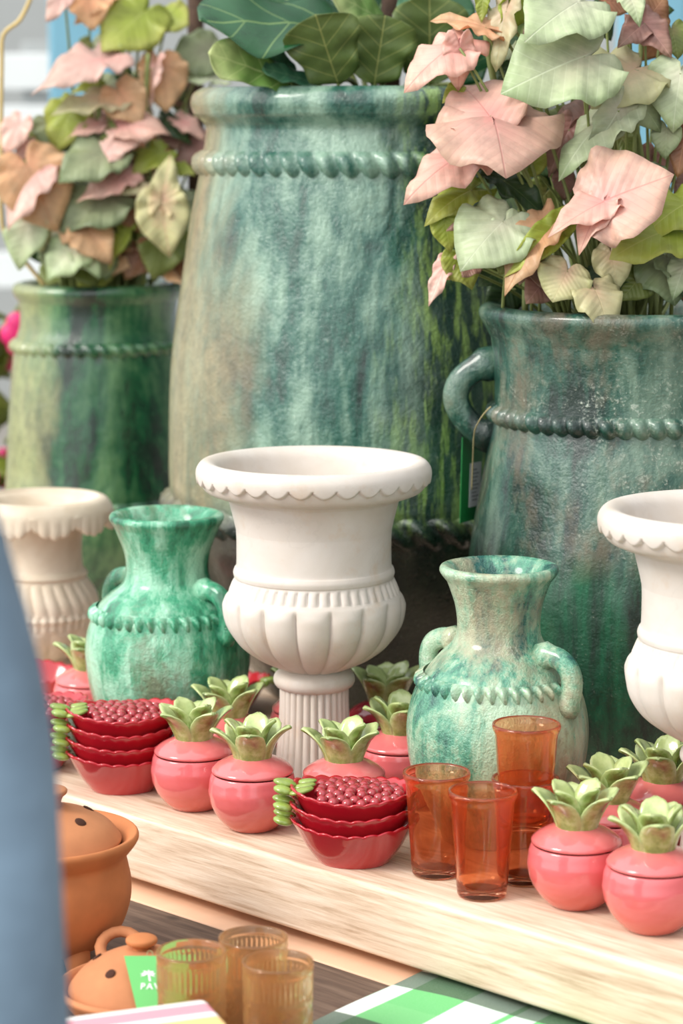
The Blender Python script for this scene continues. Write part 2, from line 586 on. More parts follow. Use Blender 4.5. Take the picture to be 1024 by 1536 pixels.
# posts, bench and planting far behind, out of focus
for px, w, Y, lab in ((126, 0.185, 7.2, 'sky blue painted post behind the foliage at the left'), (975, 0.19, 7.4, 'sky blue painted post glimpsed behind the foliage at the right')):
    x = P(px, 100, Y).x
    r = thing('blue_post', lab, 'post', (x, Y, FLOOR), 0, 'sky blue posts')
    bm = bmesh.new()
    box(bm, (-w / 2, -w / 2, 0.06), (w / 2, w / 2, 3.4), 0.012)
    obj('post_shaft', bm, M['blue'], r, smooth=False)
    bm = bmesh.new()
    box(bm, (-w / 2 - .03, -w / 2 - .03, 0), (w / 2 + .03, w / 2 + .03, 0.06), 0.008)
    obj('post_base', bm, M['slat'], r, smooth=False)

# pale painted bench with slats
x0 = P(-60, 100, 8.2).x
r = thing('slatted_bench', 'white painted bench with horizontal back slats, blurred beyond the left plant', 'bench', (x0, 8.2, FLOOR))
for za, zb in ((1.30, 1.44), (1.50, 1.63), (1.68, 1.80), (1.02, 1.14)):
    bm = bmesh.new()
    box(bm, (-0.75, 0, za), (0.42, 0.04, zb), 0.006)
    obj('back_slat', bm, M['slat'], r, smooth=False)
for xx in (-0.7, 0.2):
    bm = bmesh.new()
    box(bm, (xx, 0.04, 0), (xx + 0.13, 0.12, 1.84), 0.008)
    obj('upright', bm, M['grey'], r, smooth=False)
bm = bmesh.new()
box(bm, (-0.75, -0.5, 0.42), (0.42, 0.0, 0.47), 0.01)
obj('seat', bm, M['slat'], r, smooth=False)
for xx in (-0.7, 0.28):
    bm = bmesh.new()
    box(bm, (xx, -0.48, 0), (xx + 0.08, -0.40, 0.42), 0.006)
    obj('leg', bm, M['slat'], r, smooth=False)

# ------------------------------------------------------------------ tables
E0 = Vector((-0.242, 2.80, 0))
E1 = Vector((0.332, 2.252, 0))
EA = math.atan2(E1.y - E0.y, E1.x - E0.x)
tab = thing('display_shelf', 'long bleached oak display shelf holding urns, pitchers, red bowls and pink jars', 'shelf', (E0.x, E0.y, 0), EA)
bm = bmesh.new()
box(bm, (-1.3, 0, -0.08), (1.75, 1.32, 0), 0.006, 4)
obj('top_board', bm, M['wood'], tab)
for lx in (-1.15, 1.6):
    for ly in (0.2, 1.2):
        bm = bmesh.new()
        box(bm, (lx - 0.05, ly - 0.05, FLOOR), (lx + 0.05, ly + 0.05, -0.08), 0.006)
        obj('leg', bm, M['wood'], tab, smooth=False)
LOW = -0.095
low = thing('lower_table', 'dark brown lower table of wide boards in front of and below the oak shelf', 'table', (E0.x, E0.y, LOW), EA)
bm = bmesh.new()
box(bm, (-1.0, -0.022, -0.03), (1.55, 0.15, 0), 0.002, 2)
obj('pale_board', bm, M['beige'], low, smooth=False)['label'] = 'pinkish beige board at the back'
for va, vb in ((-0.292, -0.0235), (-0.56, -0.2935)):
    bm = bmesh.new()
    box(bm, (-1.0, va, -0.03), (1.55, vb, 0), 0.002, 2)
    obj('dark_board', bm, M['dark_wood'], low, smooth=False)
for lx in (-0.9, 1.4):
    for ly in (-0.5, 0.09):
        bm = bmesh.new()
        box(bm, (lx - 0.03, ly - 0.03, FLOOR - LOW), (lx + 0.03, ly + 0.03, -0.03), 0.004)
        obj('leg', bm, M['dark_wood'], low, smooth=False)

# ------------------------------------------------------------------ big glazed jars
def shift(pr, dz=0.0):
    return [(max(r, 0.001), z + dz) for r, z in pr]


def frill(bm, R, z, h, out, n, slant=0.0, seg_per=8, wav=0.5, sharp=1.0):
    """Pinched rope of clay: a half round band round a jar whose outer face is pressed into n lobes."""
    seg = n * seg_per
    rings = []
    K = 7
    for j in range(K):
        q = j / (K - 1)
        ring = []
        for k in range(seg):
            a = 2 * PI * k / seg
            ph = n * a + slant * (q - 0.5) * 2 * PI
            lobe = 0.5 + 0.5 * math.cos(ph)
            lobe = lobe ** sharp
            bulge = math.sin(PI * q) ** 0.7 * out * (1 - wav + wav * lobe)
            rr = (R(z) if callable(R) else R) - 0.002 + bulge
            zz = z + h * (q - 0.5) + (0 if q > 0.6 else -h * 0.28 * wav * lobe * (1 - q))
            ring.append(bm.verts.new((rr * math.cos(a), rr * math.sin(a), zz)))
        rings.append(ring)
    for a, b in zip(rings, rings[1:]):
        for k in range(seg):
            bm.faces.new((a[k], a[(k + 1) % seg], b[(k + 1) % seg], b[k]))


def rad_at(pr):
    def f(z):
        best = pr[0][0]
        for (r0, z0), (r1, z1) in zip(pr, pr[1:]):
            lo, hi = min(z0, z1), max(z0, z1)
            if lo <= z <= hi and hi > lo:
                best = r0 + (r1 - r0) * (z - z0) / (z1 - z0)
        return best
    return f


def wobble(amp, s):
    def f(a, i, r, z):
        k = 1 + amp * (math.sin(2 * a + s) * 0.5 + math.sin(3 * a + z * 9 + s * 2) * 0.35 + math.sin(5 * a - z * 17) * 0.2)
        return r * k, z
    return f


# tall centre jar
JY = 3.485
JX = P(560, 700, JY).x
o_pts = prof(JY, [(1046, 140), (1023, 168), (990, 188), (900, 248), (820, 284), (760, 300), (718, 305), (663, 305), (549, 302), (439, 290), (330, 275), (262, 262), (240, 259),
                  (215, 254), (192, 252), (180, 262)])
o_pts = [(0.118, 0.0)] + o_pts
lip = prof(JY, [(174, 270), (158, 275), (143, 271), (134, 258)])
rz = lip[-1][1]
o_all = [(r, max(z, 0.0)) for r, z in catmull(o_pts, 5) + catmull(lip, 4)]
r_in = lip[-1][0] - 0.02
i_all = [(r_in, rz - 0.004), (r_in - 0.012, rz - 0.03), (r_in - 0.016, rz - 0.09), (r_in - 0.01, rz - 0.14)]
big = thing('glazed_jar', 'very tall green glazed jar in the middle with a fig plant, tallest of the three', 'jar', (JX, JY, 0.0015), 0, 'big green glazed jars')
bm = bmesh.new()
lathe(bm, o_all + i_all, 128, wobble(0.008, 0.4), cap0=True, cap1=True)
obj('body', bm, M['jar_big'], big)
R = rad_at(o_all)
zf = H + slope(243) * JY
bm = bmesh.new()
frill(bm, R, zf, 0.032, 0.0165, 58, 0.7, 10, 0.8, 0.5)
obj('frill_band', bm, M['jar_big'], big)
zf2 = H + slope(750) * JY
bm = bmesh.new()
frill(bm, R, zf2, 0.038, 0.022, 46, 1.1, 10, 0.85)
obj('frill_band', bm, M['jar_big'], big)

# left jar
LY = 4.0
LX = P(150, 600, LY).x
o_pts = [(0.10, 0.0), (0.125, 0.06)] + prof(LY, [(800, 139), (740, 143), (699, 140), (632, 137), (549, 130), (510, 124), (490, 118), (466, 117), (450, 119)])
lip = prof(LY, [(444, 124), (434, 128), (426, 124), (423, 117)])
rz = lip[-1][1]
r_in = lip[-1][0] - 0.012
o_all = [(r, max(z, 0.0)) for r, z in catmull(o_pts, 5) + catmull(lip, 4)]
left = thing('glazed_jar', 'glossy dark green jar at the far left holding pink-leaved plant, shortest of the three', 'jar', (LX, LY, 0.0005), 0, 'big green glazed jars')
bm = bmesh.new()
lathe(bm, o_all + [(r_in, rz - 0.003), (r_in - 0.006, rz - 0.03), (r_in - 0.006, rz - 0.1)], 96, wobble(0.008, 1.9), cap0=True, cap1=True)
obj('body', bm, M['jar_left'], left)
R = rad_at(o_all)
for py, h, n in ((516, 0.022, 40), (746, 0.026, 30)):
    bm = bmesh.new()
    frill(bm, R, H + slope(py) * LY, h, 0.013, n, 0.7, 8, 0.6)
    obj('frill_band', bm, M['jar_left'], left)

# right jar with handle
RY = 3.07
RX = P(945, 700, RY).x
o_pts = [(0.15, 0.0)] + prof(RY, [(1090, 206), (1000, 233), (900, 243), (817, 238), (739, 225), (682, 215), (640, 206), (612, 205), (581, 205), (540, 207), (506, 212)])
lip = prof(RY, [(488, 222), (474, 230), (464, 230), (458, 224), (456, 217)])
rz = lip[-1][1]
r_in = lip[-1][0] - 0.016
o_all = [(r, max(z, 0.0)) for r, z in catmull(o_pts, 5) + catmull(lip, 4)]
right = thing('glazed_jar', 'green and grey glazed jar with ear handle and green tag, on the right', 'jar', (RX, RY, 0.0005), 0, 'big green glazed jars')
bm = bmesh.new()
lathe(bm, o_all + [(r_in, rz - 0.002), (r_in - 0.012, rz - 0.03), (r_in - 0.014, rz - 0.1)], 112, wobble(0.008, 3.1), cap0=True, cap1=True)
obj('body', bm, M['jar_right'], right)
R = rad_at(o_all)
bm = bmesh.new()
frill(bm, R, H + slope(617) * RY, 0.024, 0.0145, 54, 0.35, 10, 0.7, 0.45)
obj('frill_band', bm, M['jar_right'], right)


def handle(parent, mat, R, z_top, z_bot, out, rad, ang, flat=1.4, sink=0.006, skew=0.12):
    a = Vector((R(z_top) - sink, z_top))
    b = Vector((R(z_bot) - sink, z_bot))
    ch = b - a
    nr = Vector((-ch.y, ch.x)).normalized()
    if nr.x < 0:
        nr = -nr
    pts = []
    n = 18
    for i in range(n + 1):
        q = i / n
        sft = math.sin(PI * q) ** 0.6
        p = a + ch * q + nr * out * sft * (1 + skew - 2 * skew * q)
        pts.append((p.x * math.cos(ang), p.x * math.sin(ang), p.y))
    bm = bmesh.new()
    rr = [rad * (1.3 if i < 2 or i > n - 2 else 1.0) for i in range(n + 1)]
    tube(bm, pts, rr, 12, flat)
    return obj('handle', bm, mat, parent)


zt, zb = H + slope(545) * RY, H + slope(662) * RY
handle(right, M['jar_right'], R, zt, zb, 0.053, 0.0125, PI - 0.12, 1.4)
handle(right, M['jar_right'], R, zt, zb, 0.053, 0.0125, -0.12, 1.4)

# ------------------------------------------------------------------ pitchers
def pitcher(label, px, Y, mat, outp, rim, frill_py, fr_n, h1, h2, ang):
    X = P(px, 1000, Y).x
    o_pts = [(outp[-1][1] / FPX * depth(Y, 0) * 0.94, 0.0)] + list(reversed(prof(Y, outp)))
    lipp = list(reversed(prof(Y, rim)))
    o = catmull(o_pts, 5) + catmull(lipp, 4)
    rz = lipp[-1][1]
    rin = lipp[-1][0] - 0.006
    inner = [(rin, rz - 0.003), (rin - 0.01, rz - 0.02), (rin - 0.016, rz - 0.05), (rin - 0.018, rz - 0.1), (rin - 0.005, rz - 0.13), (rin - 0.005, rz - 0.2)]
    r = thing('glazed_pitcher', label, 'pitcher', (X, Y, 0.001), 0, 'green glazed pitchers')
    bm = bmesh.new()
    lathe(bm, o + inner, 96, wobble(0.013, px * 0.01), cap0=True, cap1=True)
    obj('body', bm, mat, r)
    Rf = rad_at(o)
    bm = bmesh.new()
    frill(bm, Rf, H + slope(frill_py) * Y, 0.018, 0.0115, fr_n, 0.5, 10, 0.9)
    obj('frill_band', bm, mat, r)
    for a in (ang, ang + PI):
        handle(r, mat, Rf, H + slope(h1) * Y, H + slope(h2) * Y, 0.030, 0.0098, a, 1.3, 0.004)
    return r


pitcher('bright teal green two handled pitcher on the left, behind the four stacked bowls', 252, 3.1, M['pitcher_a'],
        [(790, 79), (805, 73), (830, 64), (855, 62), (875, 68), (895, 92), (915, 108), (950, 121), (990, 123), (1030, 117), (1065, 106), (1110, 86)],
        [(770, 78), (772, 84), (778, 86), (784, 83)], 917, 40, 880, 944, -0.72)
pitcher('pale sea green two handled pitcher on the right, behind the orange tumblers', 747, 2.72, M['pitcher_b'],
        [(872, 78), (885, 73), (910, 65), (940, 62), (962, 68), (985, 90), (1010, 110), (1040, 126), (1080, 135), (1120, 134), (1160, 126), (1200, 108), (1240, 86)],
        [(848, 80), (850, 87), (857, 89), (864, 85)], 1018, 40, 976, 1046, -0.72)

# ------------------------------------------------------------------ urns
def scallop_urn(label, px, Y0, Xc=None, group='scalloped marble urns'):
    Y = 2.93
    r = thing('marble_urn', label, 'urn', (Xc if Xc is not None else P(px, 1000, Y).x, Y0, 0.0015), 0, group)
    # bowl with neck, flute band and gadroons
    pts = prof(Y, [(1004, 46), (996, 64), (985, 85), (965, 111), (940, 128), (915, 134), (897, 133), (890, 129), (886, 126), (868, 119), (864, 120), (858, 121), (852, 119),
                   (848, 116.5), (825, 116), (800, 116.5), (775, 119), (757, 124), (745, 132)])
    zg1 = pts[6][1]
    zfl0, zfl1 = pts[7][1], pts[9][1]

    def mod(a, i, rr, z):
        if z < zg1 + 0.004:
            q = min(1, max(0, (zg1 + 0.004 - z) / 0.012))
            lob = abs(math.cos(8 * a))
            return rr * (1 + q * (0.085 * (lob ** 0.45) - 0.06)), z
        if zfl0 <= z <= zfl1:
            q = min(1, (z - zfl0) / 0.004, (zfl1 - z) / 0.003)
            lob = abs(math.cos(24 * a))
            return rr + q * (0.0045 * lob ** 0.5 - 0.0028), z
        return rr, z
    o = catmull(pts, 5)
    bm = bmesh.new()
    lathe(bm, o, 288, mod, cap0=True)
    obj('bowl', bm, M['marble'], r)
    # rim
    zt = H + slope(707) * Y
    s = depth(Y, zt) / FPX
    rim = [(132 * s, pts[-1][1]), (150 * s, zt - 0.029), (166 * s, zt - 0.0245), (174 * s, zt - 0.016), (177 * s, zt - 0.004), (175 * s, zt + 0.005), (167 * s, zt + 0.012),
           (155 * s, zt + 0.012), (143 * s, zt + 0.005), (136 * s, zt - 0.01), (127 * s, zt - 0.04), (118 * s, zt - 0.07), (112 * s, zt - 0.10), (100 * s, zt - 0.125), (0.001, zt - 0.13)]

    ro = catmull(rim, 6)

    def rmod(a, i, rr, z):
        # scallops: petals standing proud above a wavy line, the lip cut back below it
        if 4 <= i <= 30:
            line = zt - 0.0145 + 0.009 * (1 - abs(math.sin(16 * a)) ** 0.8)
            q = max(0.0, min(1.0, (line - z) / 0.002))
            fade = max(0.0, min(1.0, (z - (zt - 0.031)) / 0.004))
            return rr - 0.0042 * q * fade, z
        return rr, z
    bm = bmesh.new()
    fine = []
    for (a0, a1) in zip(ro, ro[1:]):
        fine.append(a0)
        fine.append(((a0[0] + a1[0]) / 2, (a0[1] + a1[1]) / 2))
    fine.append(ro[-1])

    def rmod2(a, i, rr, z):
        return rmod(a, i / 2, rr, z)
    lathe(bm, fine, 512, rmod2)
    obj('rim', bm, M['marble'], r)
    # collar ring
    pz = prof(Y, [(1033, 50), (1029, 57), (1022, 61), (1014, 60), (1008, 55), (1003, 46)])
    bm = bmesh.new()
    lathe(bm, catmull(pz, 5), 96)
    obj('collar', bm, M['marble'], r)
    # fluted stem
    ps = [(a_, max(b_, 0.011)) for a_, b_ in prof(Y, [(1188, 62), (1170, 62), (1140, 57), (1100, 53), (1060, 51), (1030, 50.5), (1026, 50)])]
    bm = bmesh.new()

    def smod(a, i, rr, z):
        lob = abs(math.cos(14 * a))
        return rr - 0.0032 + 0.0042 * lob ** 0.5, z
    lathe(bm, catmull(ps, 4), 336, smod)
    obj('stem', bm, M['marble'], r)
    zb = 0.012
    bm = bmesh.new()
    lathe(bm, [(0.0555, 0.0), (0.0555, 0.010), (0.054, 0.0125), (0.03, 0.0125)], 96, cap0=True)
    obj('foot', bm, M['marble'], r)
    return r


u = scallop_urn('white marble urn with scalloped rim standing whole between the two green pitchers', 471, 2.93)
dup(u, 'white marble urn with scalloped rim, cut off by the right picture edge', (0.4195, 2.56, 0.0015), 0.12)

# leaf-rimmed urn at the left
UY = 3.55
ux = P(64, 900, UY).x
r = thing('marble_urn', 'cream urn with drooping leaf rim and spiral fluted bowl, at the far left', 'urn', (ux, UY, 0.0005))
pts = prof(UY, [(1003, 30), (990, 34), (975, 52), (955, 70), (935, 80), (925, 82), (918, 85), (912, 83), (895, 81), (878, 73), (866, 66), (860, 68), (856, 66), (848, 61), (815, 60), (785, 66), (762, 76)])


def lmod(a, i, rr, z):
    za, zb_ = pts[7][1], pts[10][1]
    if za < z < zb_:
        q = min(1, (z - za) / 0.004, (zb_ - z) / 0.004)
        return rr + q * 0.0035 * (abs(math.cos(13 * a + (z - za) * 40)) ** 0.6 - 0.5), z
    if pts[4][1] < z <= za:
        return rr + 0.0025 * (abs(math.cos(20 * a)) - 0.3), z
    if z < pts[4][1]:
        return rr + 0.004 * (abs(math.cos(6 * a)) - 0.5) * min(1, rr / 0.06), z
    return rr, z


bm = bmesh.new()
lathe(bm, catmull(pts, 5), 240, lmod, cap0=True)
obj('bowl', bm, M['cream'], r)
zt = H + slope(752) * UY
s = depth(UY, zt) / FPX
rim = [(76 * s, zt - 0.018), (100 * s, zt - 0.034), (107 * s, zt - 0.034), (108.5 * s, zt - 0.022), (107 * s, zt - 0.008), (99 * s, zt + 0.004), (88 * s, zt + 0.007), (84 * s, zt + 0.003),
       (74 * s, zt - 0.004), (60 * s, zt - 0.03), (50 * s, zt - 0.07), (0.001, zt - 0.075)]


def lrim(a, i, rr, z):
    if 3 <= i <= 22:
        lob = abs(math.cos(5 * a)) ** 0.7
        small = abs(math.cos(20 * a))
        w = max(0.0, min(1.0, (zt - 0.006 - z) / 0.02))
        return rr + 0.002 * small * w + 0.003 * lob * w - 0.003 * w, z - 0.016 * lob * w + 0.012 * w - 0.003 * small * w
    return rr, z


bm = bmesh.new()
lathe(bm, catmull(rim, 6), 240, lrim)
obj('rim', bm, M['cream'], r)
bm = bmesh.new()
lathe(bm, catmull([(0.06, 0.0), (0.06, 0.012), (0.05, 0.018), (0.035, 0.03), (0.028, max(0.04, pts[0][1] + 0.002))], 4), 64, cap0=True)
obj('foot', bm, M['cream'], r)

# ------------------------------------------------------------------ pomegranate jars
def crown_bm(seed, n_out=5):
    rr = random.Random(seed)
    bm = bmesh.new()
    uvl = bm.loops.layers.uv.new('UVMap')
    lathe(bm, [(0.0205, -0.001), (0.0215, 0.003), (0.0205, 0.012), (0.0195, 0.017), (0.017, 0.017), (0.0155, 0.012), (0.001, 0.008)], 28)

    def leaf(a, r0, z0, r1, z1, w, th=0.0028, cup=0.3):
        ns, nw = 9, 7
        front, back = [], []
        for i in range(ns):
            s = i / (ns - 1)
            # path: rises then flares outwards
            rad = r0 + (r1 - r0) * (0.25 * s + 0.75 * s ** 2.0)
            zz = z0 + (z1 - z0) * (1 - (1 - s) ** 1.25)
            hw = w * (0.72 + 0.55 * math.sin(PI * min(1, 0.15 + s * 0.8))) * (1 if s < 0.7 else max(0.16, math.sqrt(max(0, 1 - ((s - 0.7) / 0.305) ** 2))))
            fr, bk = [], []
            for j in range(nw):
                v = j / (nw - 1) * 2 - 1
                lift = cup * hw * v * v
                rad2 = rad - lift * (1 - 0.6 * s)
                zz2 = zz + lift * 0.7 * s + 0.0009 * math.cos(v * 9) * s
                tx, ty = -math.sin(a), math.cos(a)
                x, y = rad2 * math.cos(a) + tx * hw * v, rad2 * math.sin(a) + ty * hw * v
                edge = max(0.25, 1 - abs(v) ** 3)
                k = th * edge
                fr.append(bm.verts.new((x + k * 0.5 * math.cos(a), y + k * 0.5 * math.sin(a), zz2 - k * 0.5)))
                bk.append(bm.verts.new((x - k * 0.5 * math.cos(a), y - k * 0.5 * math.sin(a), zz2 + k * 0.5)))
            front.append(fr)
            back.append(bk)

        def quad(vs, uvs):
            f = bm.faces.new(vs)
            for lp, q in zip(f.loops, uvs):
                lp[uvl].uv = q
        for i in range(ns - 1):
            for j in range(nw - 1):
                u0, u1 = i / (ns - 1), (i + 1) / (ns - 1)
                v0, v1 = j / (nw - 1) * 2 - 1, (j + 1) / (nw - 1) * 2 - 1
                quad((front[i][j], front[i][j + 1], front[i + 1][j + 1], front[i + 1][j]), ((u0, v0), (u0, v1), (u1, v1), (u1, v0)))
                quad((back[i][j], back[i + 1][j], back[i + 1][j + 1], back[i][j + 1]), ((0.1, 1), (0.1, 1), (0.1, 1), (0.1, 1)))
            quad((front[i][0], front[i + 1][0], back[i + 1][0], back[i][0]), ((0, 1),) * 4)
            quad((front[i][-1], back[i][-1], back[i + 1][-1], front[i + 1][-1]), ((0, 1),) * 4)
        for j in range(nw - 1):
            quad((front[-1][j], front[-1][j + 1], back[-1][j + 1], back[-1][j]), ((1, 1),) * 4)
    for k in range(n_out):
        a = 2 * PI * k / n_out + rr.uniform(-0.1, 0.1)
        leaf(a, 0.0205, 0.0, 0.047 + rr.uniform(-0.005, 0.003), 0.045 + rr.uniform(-0.006, 0.005), 0.0140, 0.0036)
    for k in range(4):
        a = 2 * PI * k / 4 + 0.5 + rr.uniform(-0.15, 0.15)
        leaf(a, 0.013, 0.010, 0.030 + rr.uniform(-0.003, 0.003), 0.050 + rr.uniform(-0.004, 0.004), 0.0125, 0.0032, cup=0.4)
    return bm


def make_pom(label, loc, rz, body_m, lid_m, seed):
    r = thing('pomegranate_jar', label, 'jar', loc, rz, 'pomegranate shaped lidded jars')
    bp = catmull([(0.026, 0.0), (0.031, 0.003), (0.041, 0.013), (0.0495, 0.027), (0.0533, 0.041), (0.0535, 0.052), (0.0518, 0.062), (0.0498, 0.0685)], 5)
    bp += [(0.049, 0.0692), (0.047, 0.0688), (0.045, 0.066), (0.040, 0.05), (0.02, 0.01), (0.001, 0.008)]
    bm = bmesh.new()

    def bmod(a, i, rr, z):
        return rr * (1 + 0.006 * math.sin(2 * a + 1) + 0.0035 * math.sin(z * 420 + 1.5 * math.sin(a))), z
    lathe(bm, bp, 64, bmod, cap0=True)
    obj('body', bm, body_m, r)
    lp = [(0.040, -0.002), (0.0475, 0.0006), (0.0497, 0.0018), (0.0498, 0.0034)] + catmull([(0.0490, 0.0052), (0.043, 0.0105), (0.033, 0.016), (0.024, 0.0195), (0.0205, 0.0215), (0.012, 0.022)], 4)
    bm = bmesh.new()
    lathe(bm, lp, 64, cap0=True, cap1=True)
    lid = obj('lid', bm, lid_m, r, (0, 0, 0.0695))
    cr = obj('leaf_crown', crown_bm(seed), M['crown'], lid, (0, 0, 0.018))
    cr.scale = (1.04, 1.04, 0.9)
    cr['label'] = 'green leafy crown'
    return r


def G(px, py, z=0.0):
    Y = (z - H) / slope(py)
    return Vector(((px - 512) / FPX * depth(Y, z), Y, z))


pom = make_pom('pink lidded jar right beside the stack of four red bowls, green leaf crown', (-0.1785, 2.845, 0), 0.2, M['pom'], M['pom_lid'], 3)
pom.scale = (0.97, 0.97, 0.97)
dup(pom, 'pink lidded jar at the shelf edge just left of the fluted urn stem', (-0.1045, 2.757, 0), 0.95, 0.97)
dup(pom, 'pink lidded jar of which the leaf crown shows below the bright teal pitcher', (-0.141, 2.958, 0), 0.45, 0.97)
dup(pom, 'pink lidded jar directly behind the three stacked berry bowls', (0.003, 2.745, 0), 0.62, 0.97)
dup(pom, 'pink lidded jar partly hidden by the left side of the pale pitcher', (0.072, 2.874, 0), 1.15, 0.97)
dup(pom, 'pink lidded jar without visible crown, peeking out left of the urn stem', (-0.042, 3.062, 0), 0.63, 0.97)
dup(pom, 'pink lidded jar behind the teal pitcher at the far left', (-0.342, 3.222, 0), 0.75, 0.97)
dup(pom, 'pink lidded jar in the front row nearest the orange tumblers', (0.2490, 2.474, 0), 0.35, 0.97)
dup(pom, 'pink lidded jar at the bottom right corner, lowest in the picture', (0.3200, 2.396, 0), 1.0, 0.97)
dup(pom, 'pink lidded jar in the middle of the right-hand cluster, behind the two front ones', (0.2935, 2.573, 0), 1.5, 0.97)
dup(pom, 'pink lidded jar at the right edge under the cut-off urn, rearmost of its cluster', (0.3635, 2.656, 0), 0.75, 0.97)
plum = make_pom('dark plum red lidded jar just right of the fluted urn stem, green leaf crown', (0.058, 3.02, 0), 0.3, M['plum'], M['plum'], 11)

# ------------------------------------------------------------------ berry bowls
def bowl_bm():
    bm = bmesh.new()
    pr = catmull([(0.034, 0.0), (0.037, 0.003), (0.047, 0.017), (0.057, 0.034), (0.0635, 0.0445)], 5) + [(0.0648, 0.047), (0.0635, 0.0485), (0.061, 0.047)] + \
        catmull([(0.058, 0.043), (0.046, 0.026), (0.033, 0.014), (0.001, 0.012)], 4)

    def mod(a, i, r, z):
        q = max(0.0, min(1.0, (z - 0.022) / 0.025))
        sc = abs(math.cos(11 * a))
        el = 1 + 0.10 * math.cos(2 * a)
        return r * el * (1 + 0.025 * q * sc), z + 0.0022 * q * sc + 0.004 * q * math.cos(2 * a)
    lathe(bm, pr, 176, mod, cap0=True)
    return bm


def bowl_leaf_bm(inner):
    bm = bmesh.new()
    rr = random.Random(5)
    for k, (dy, dz, s) in enumerate(((-0.016, -0.001, 1.0), (0.0, 0.003, 1.15), (0.016, -0.001, 1.0))):
        ellipsoid(bm, (-0.0780, dy, 0.0500 + dz), (0.0118 * s, 0.0090, 0.0048), 14, 8, Matrix.Rotation(0.3 * (k - 1), 3, 'Z') @ Matrix.Rotation(0.2, 3, 'Y'))
        if inner:
            ellipsoid(bm, (-0.057, dy * 1.2, 0.0495), (0.015, 0.0085, 0.0035), 12, 6, Matrix.Rotation(-0.35 * (k - 1), 3, 'Z') @ Matrix.Rotation(-0.2, 3, 'Y'))
    return bm


def berries_bm(sink=0.0):
    bm = bmesh.new()
    rr = random.Random(2)
    for ring, (rad, n) in enumerate(((0.0, 1), (0.0115, 6), (0.0235, 11), (0.0355, 16), (0.047, 20))):
        for k in range(n):
            a = 2 * PI * k / n + ring * 0.3
            x, y = rad * math.cos(a) * 1.08, rad * math.sin(a)
            if x < -0.042:
                continue
            z = 0.0425 - 0.00002 + 0.004 * math.cos(rad * 30) + rr.uniform(-0.0008, 0.0008)
            ellipsoid(bm, (x, y, z), (0.0068, 0.0068, 0.0062), 12, 8)
    return bm


def make_bowl(label, loc, rz, group, berries=True):
    r = thing('berry_bowl', label, 'bowl', loc, rz, group)
    obj('bowl_shell', bowl_bm(), M['bowl'], r)
    lf = obj('leaf_handle', bowl_leaf_bm(berries), M['leafgreen'], r)
    lf['label'] = 'bright green leaf handle'
    if berries:
        obj('berry_relief', berries_bm(), M['berry'], r)
    return r


def bare_copy(root, label, loc, rz, group):
    r = dup(root, label, loc, rz, None, group)
    return r


PIT = 0.0178
sA = make_bowl('lowest red scalloped bowl in the stack of four left of the pink jars', (-0.272, 2.925, 0), 0.15, 'stack of four red bowls', False)
gA = 'stack of four red bowls'
for k, w in enumerate(('second red scalloped bowl from the bottom in the stack of four', 'third red scalloped bowl from the bottom in the stack of four')):
    dup(sA, w, (-0.272 + 0.001 * k, 2.925, PIT * (k + 1)), 0.15 + 0.03 * (k + 1), None, gA)
topb = make_bowl('topmost red bowl, filled with glazed berries, in the stack of four', (-0.271, 2.926, PIT * 3), 0.12, gA)
gB = 'stack of three red bowls beside the tumblers'
dup(sA, 'lowest red scalloped bowl in the stack of three beside the orange tumblers', (0.0137, 2.625, 0), -0.12, None, gB)
dup(sA, 'middle red scalloped bowl in the stack of three beside the orange tumblers', (0.0132, 2.624, PIT), -0.06, None, gB)
dup(topb, 'topmost red bowl full of berries in the stack of three beside the orange tumblers', (0.0140, 2.626, PIT * 2), -0.1, None, gB)
gC = 'stack of red bowls behind the blue sleeve'
dup(sA, 'lowest red bowl of the stack half hidden by the blue sleeve', (-0.398, 3.03, 0), 0.3, None, gC)
dup(sA, 'middle red bowl of the stack half hidden by the blue sleeve', (-0.398, 3.03, PIT), 0.26, None, gC)
dup(topb, 'topmost red bowl with berries in the stack half hidden by the blue sleeve', (-0.398, 3.03, PIT * 2), 0.3, None, gC)
dup(sA, 'lone red bowl far back between the teal pitcher and the urn stem', (-0.17, 3.335, 0), 2.6, None, 'far red bowls')
dup(sA, 'red bowl standing behind the pink jar at the far left below the cream urn', (-0.42, 3.36, 0), 2.2, None, 'far red bowls')

# ------------------------------------------------------------------ orange tumblers
def make_tumbler(label, loc):
    r = thing('glass_tumbler', label, 'glass', loc, 0, 'transparent orange tumblers')
    pr = [(0.001, 0.0), (0.022, 0.0), (0.0255, 0.001), (0.0268, 0.0035), (0.0275, 0.010), (0.0305, 0.055), (0.0342, 0.104), (0.0352, 0.1075), (0.0368, 0.1105), (0.0374, 0.114),
          (0.0368, 0.117), (0.0352, 0.1172), (0.0342, 0.1145), (0.0322, 0.104), (0.0283, 0.055), (0.0258, 0.020), (0.0245, 0.0115), (0.020, 0.0095), (0.001, 0.0088)]
    bm = bmesh.new()
    lathe(bm, pr, 64)
    bmesh.ops.remove_doubles(bm, verts=[v for v in bm.verts if v.co.x ** 2 + v.co.y ** 2 < 2e-6], dist=0.003)
    bmesh.ops.recalc_face_normals(bm, faces=bm.faces)
    obj('glass_wall', bm, M['glass'], r)
    return r


tum = make_tumbler('orange glass tumbler standing beside the three stacked red bowls', (0.1045, 2.578, 0))
dup(tum, 'orange glass tumbler standing nearest the front edge of the oak shelf', (0.1510, 2.503, 0))
dup(tum, 'lower orange glass tumbler of the two stacked in front of the pale pitcher', (0.2005, 2.553, 0))
dup(tum, 'upper orange glass tumbler stacked inside another in front of the pale pitcher', (0.2005, 2.553, 0.0605))

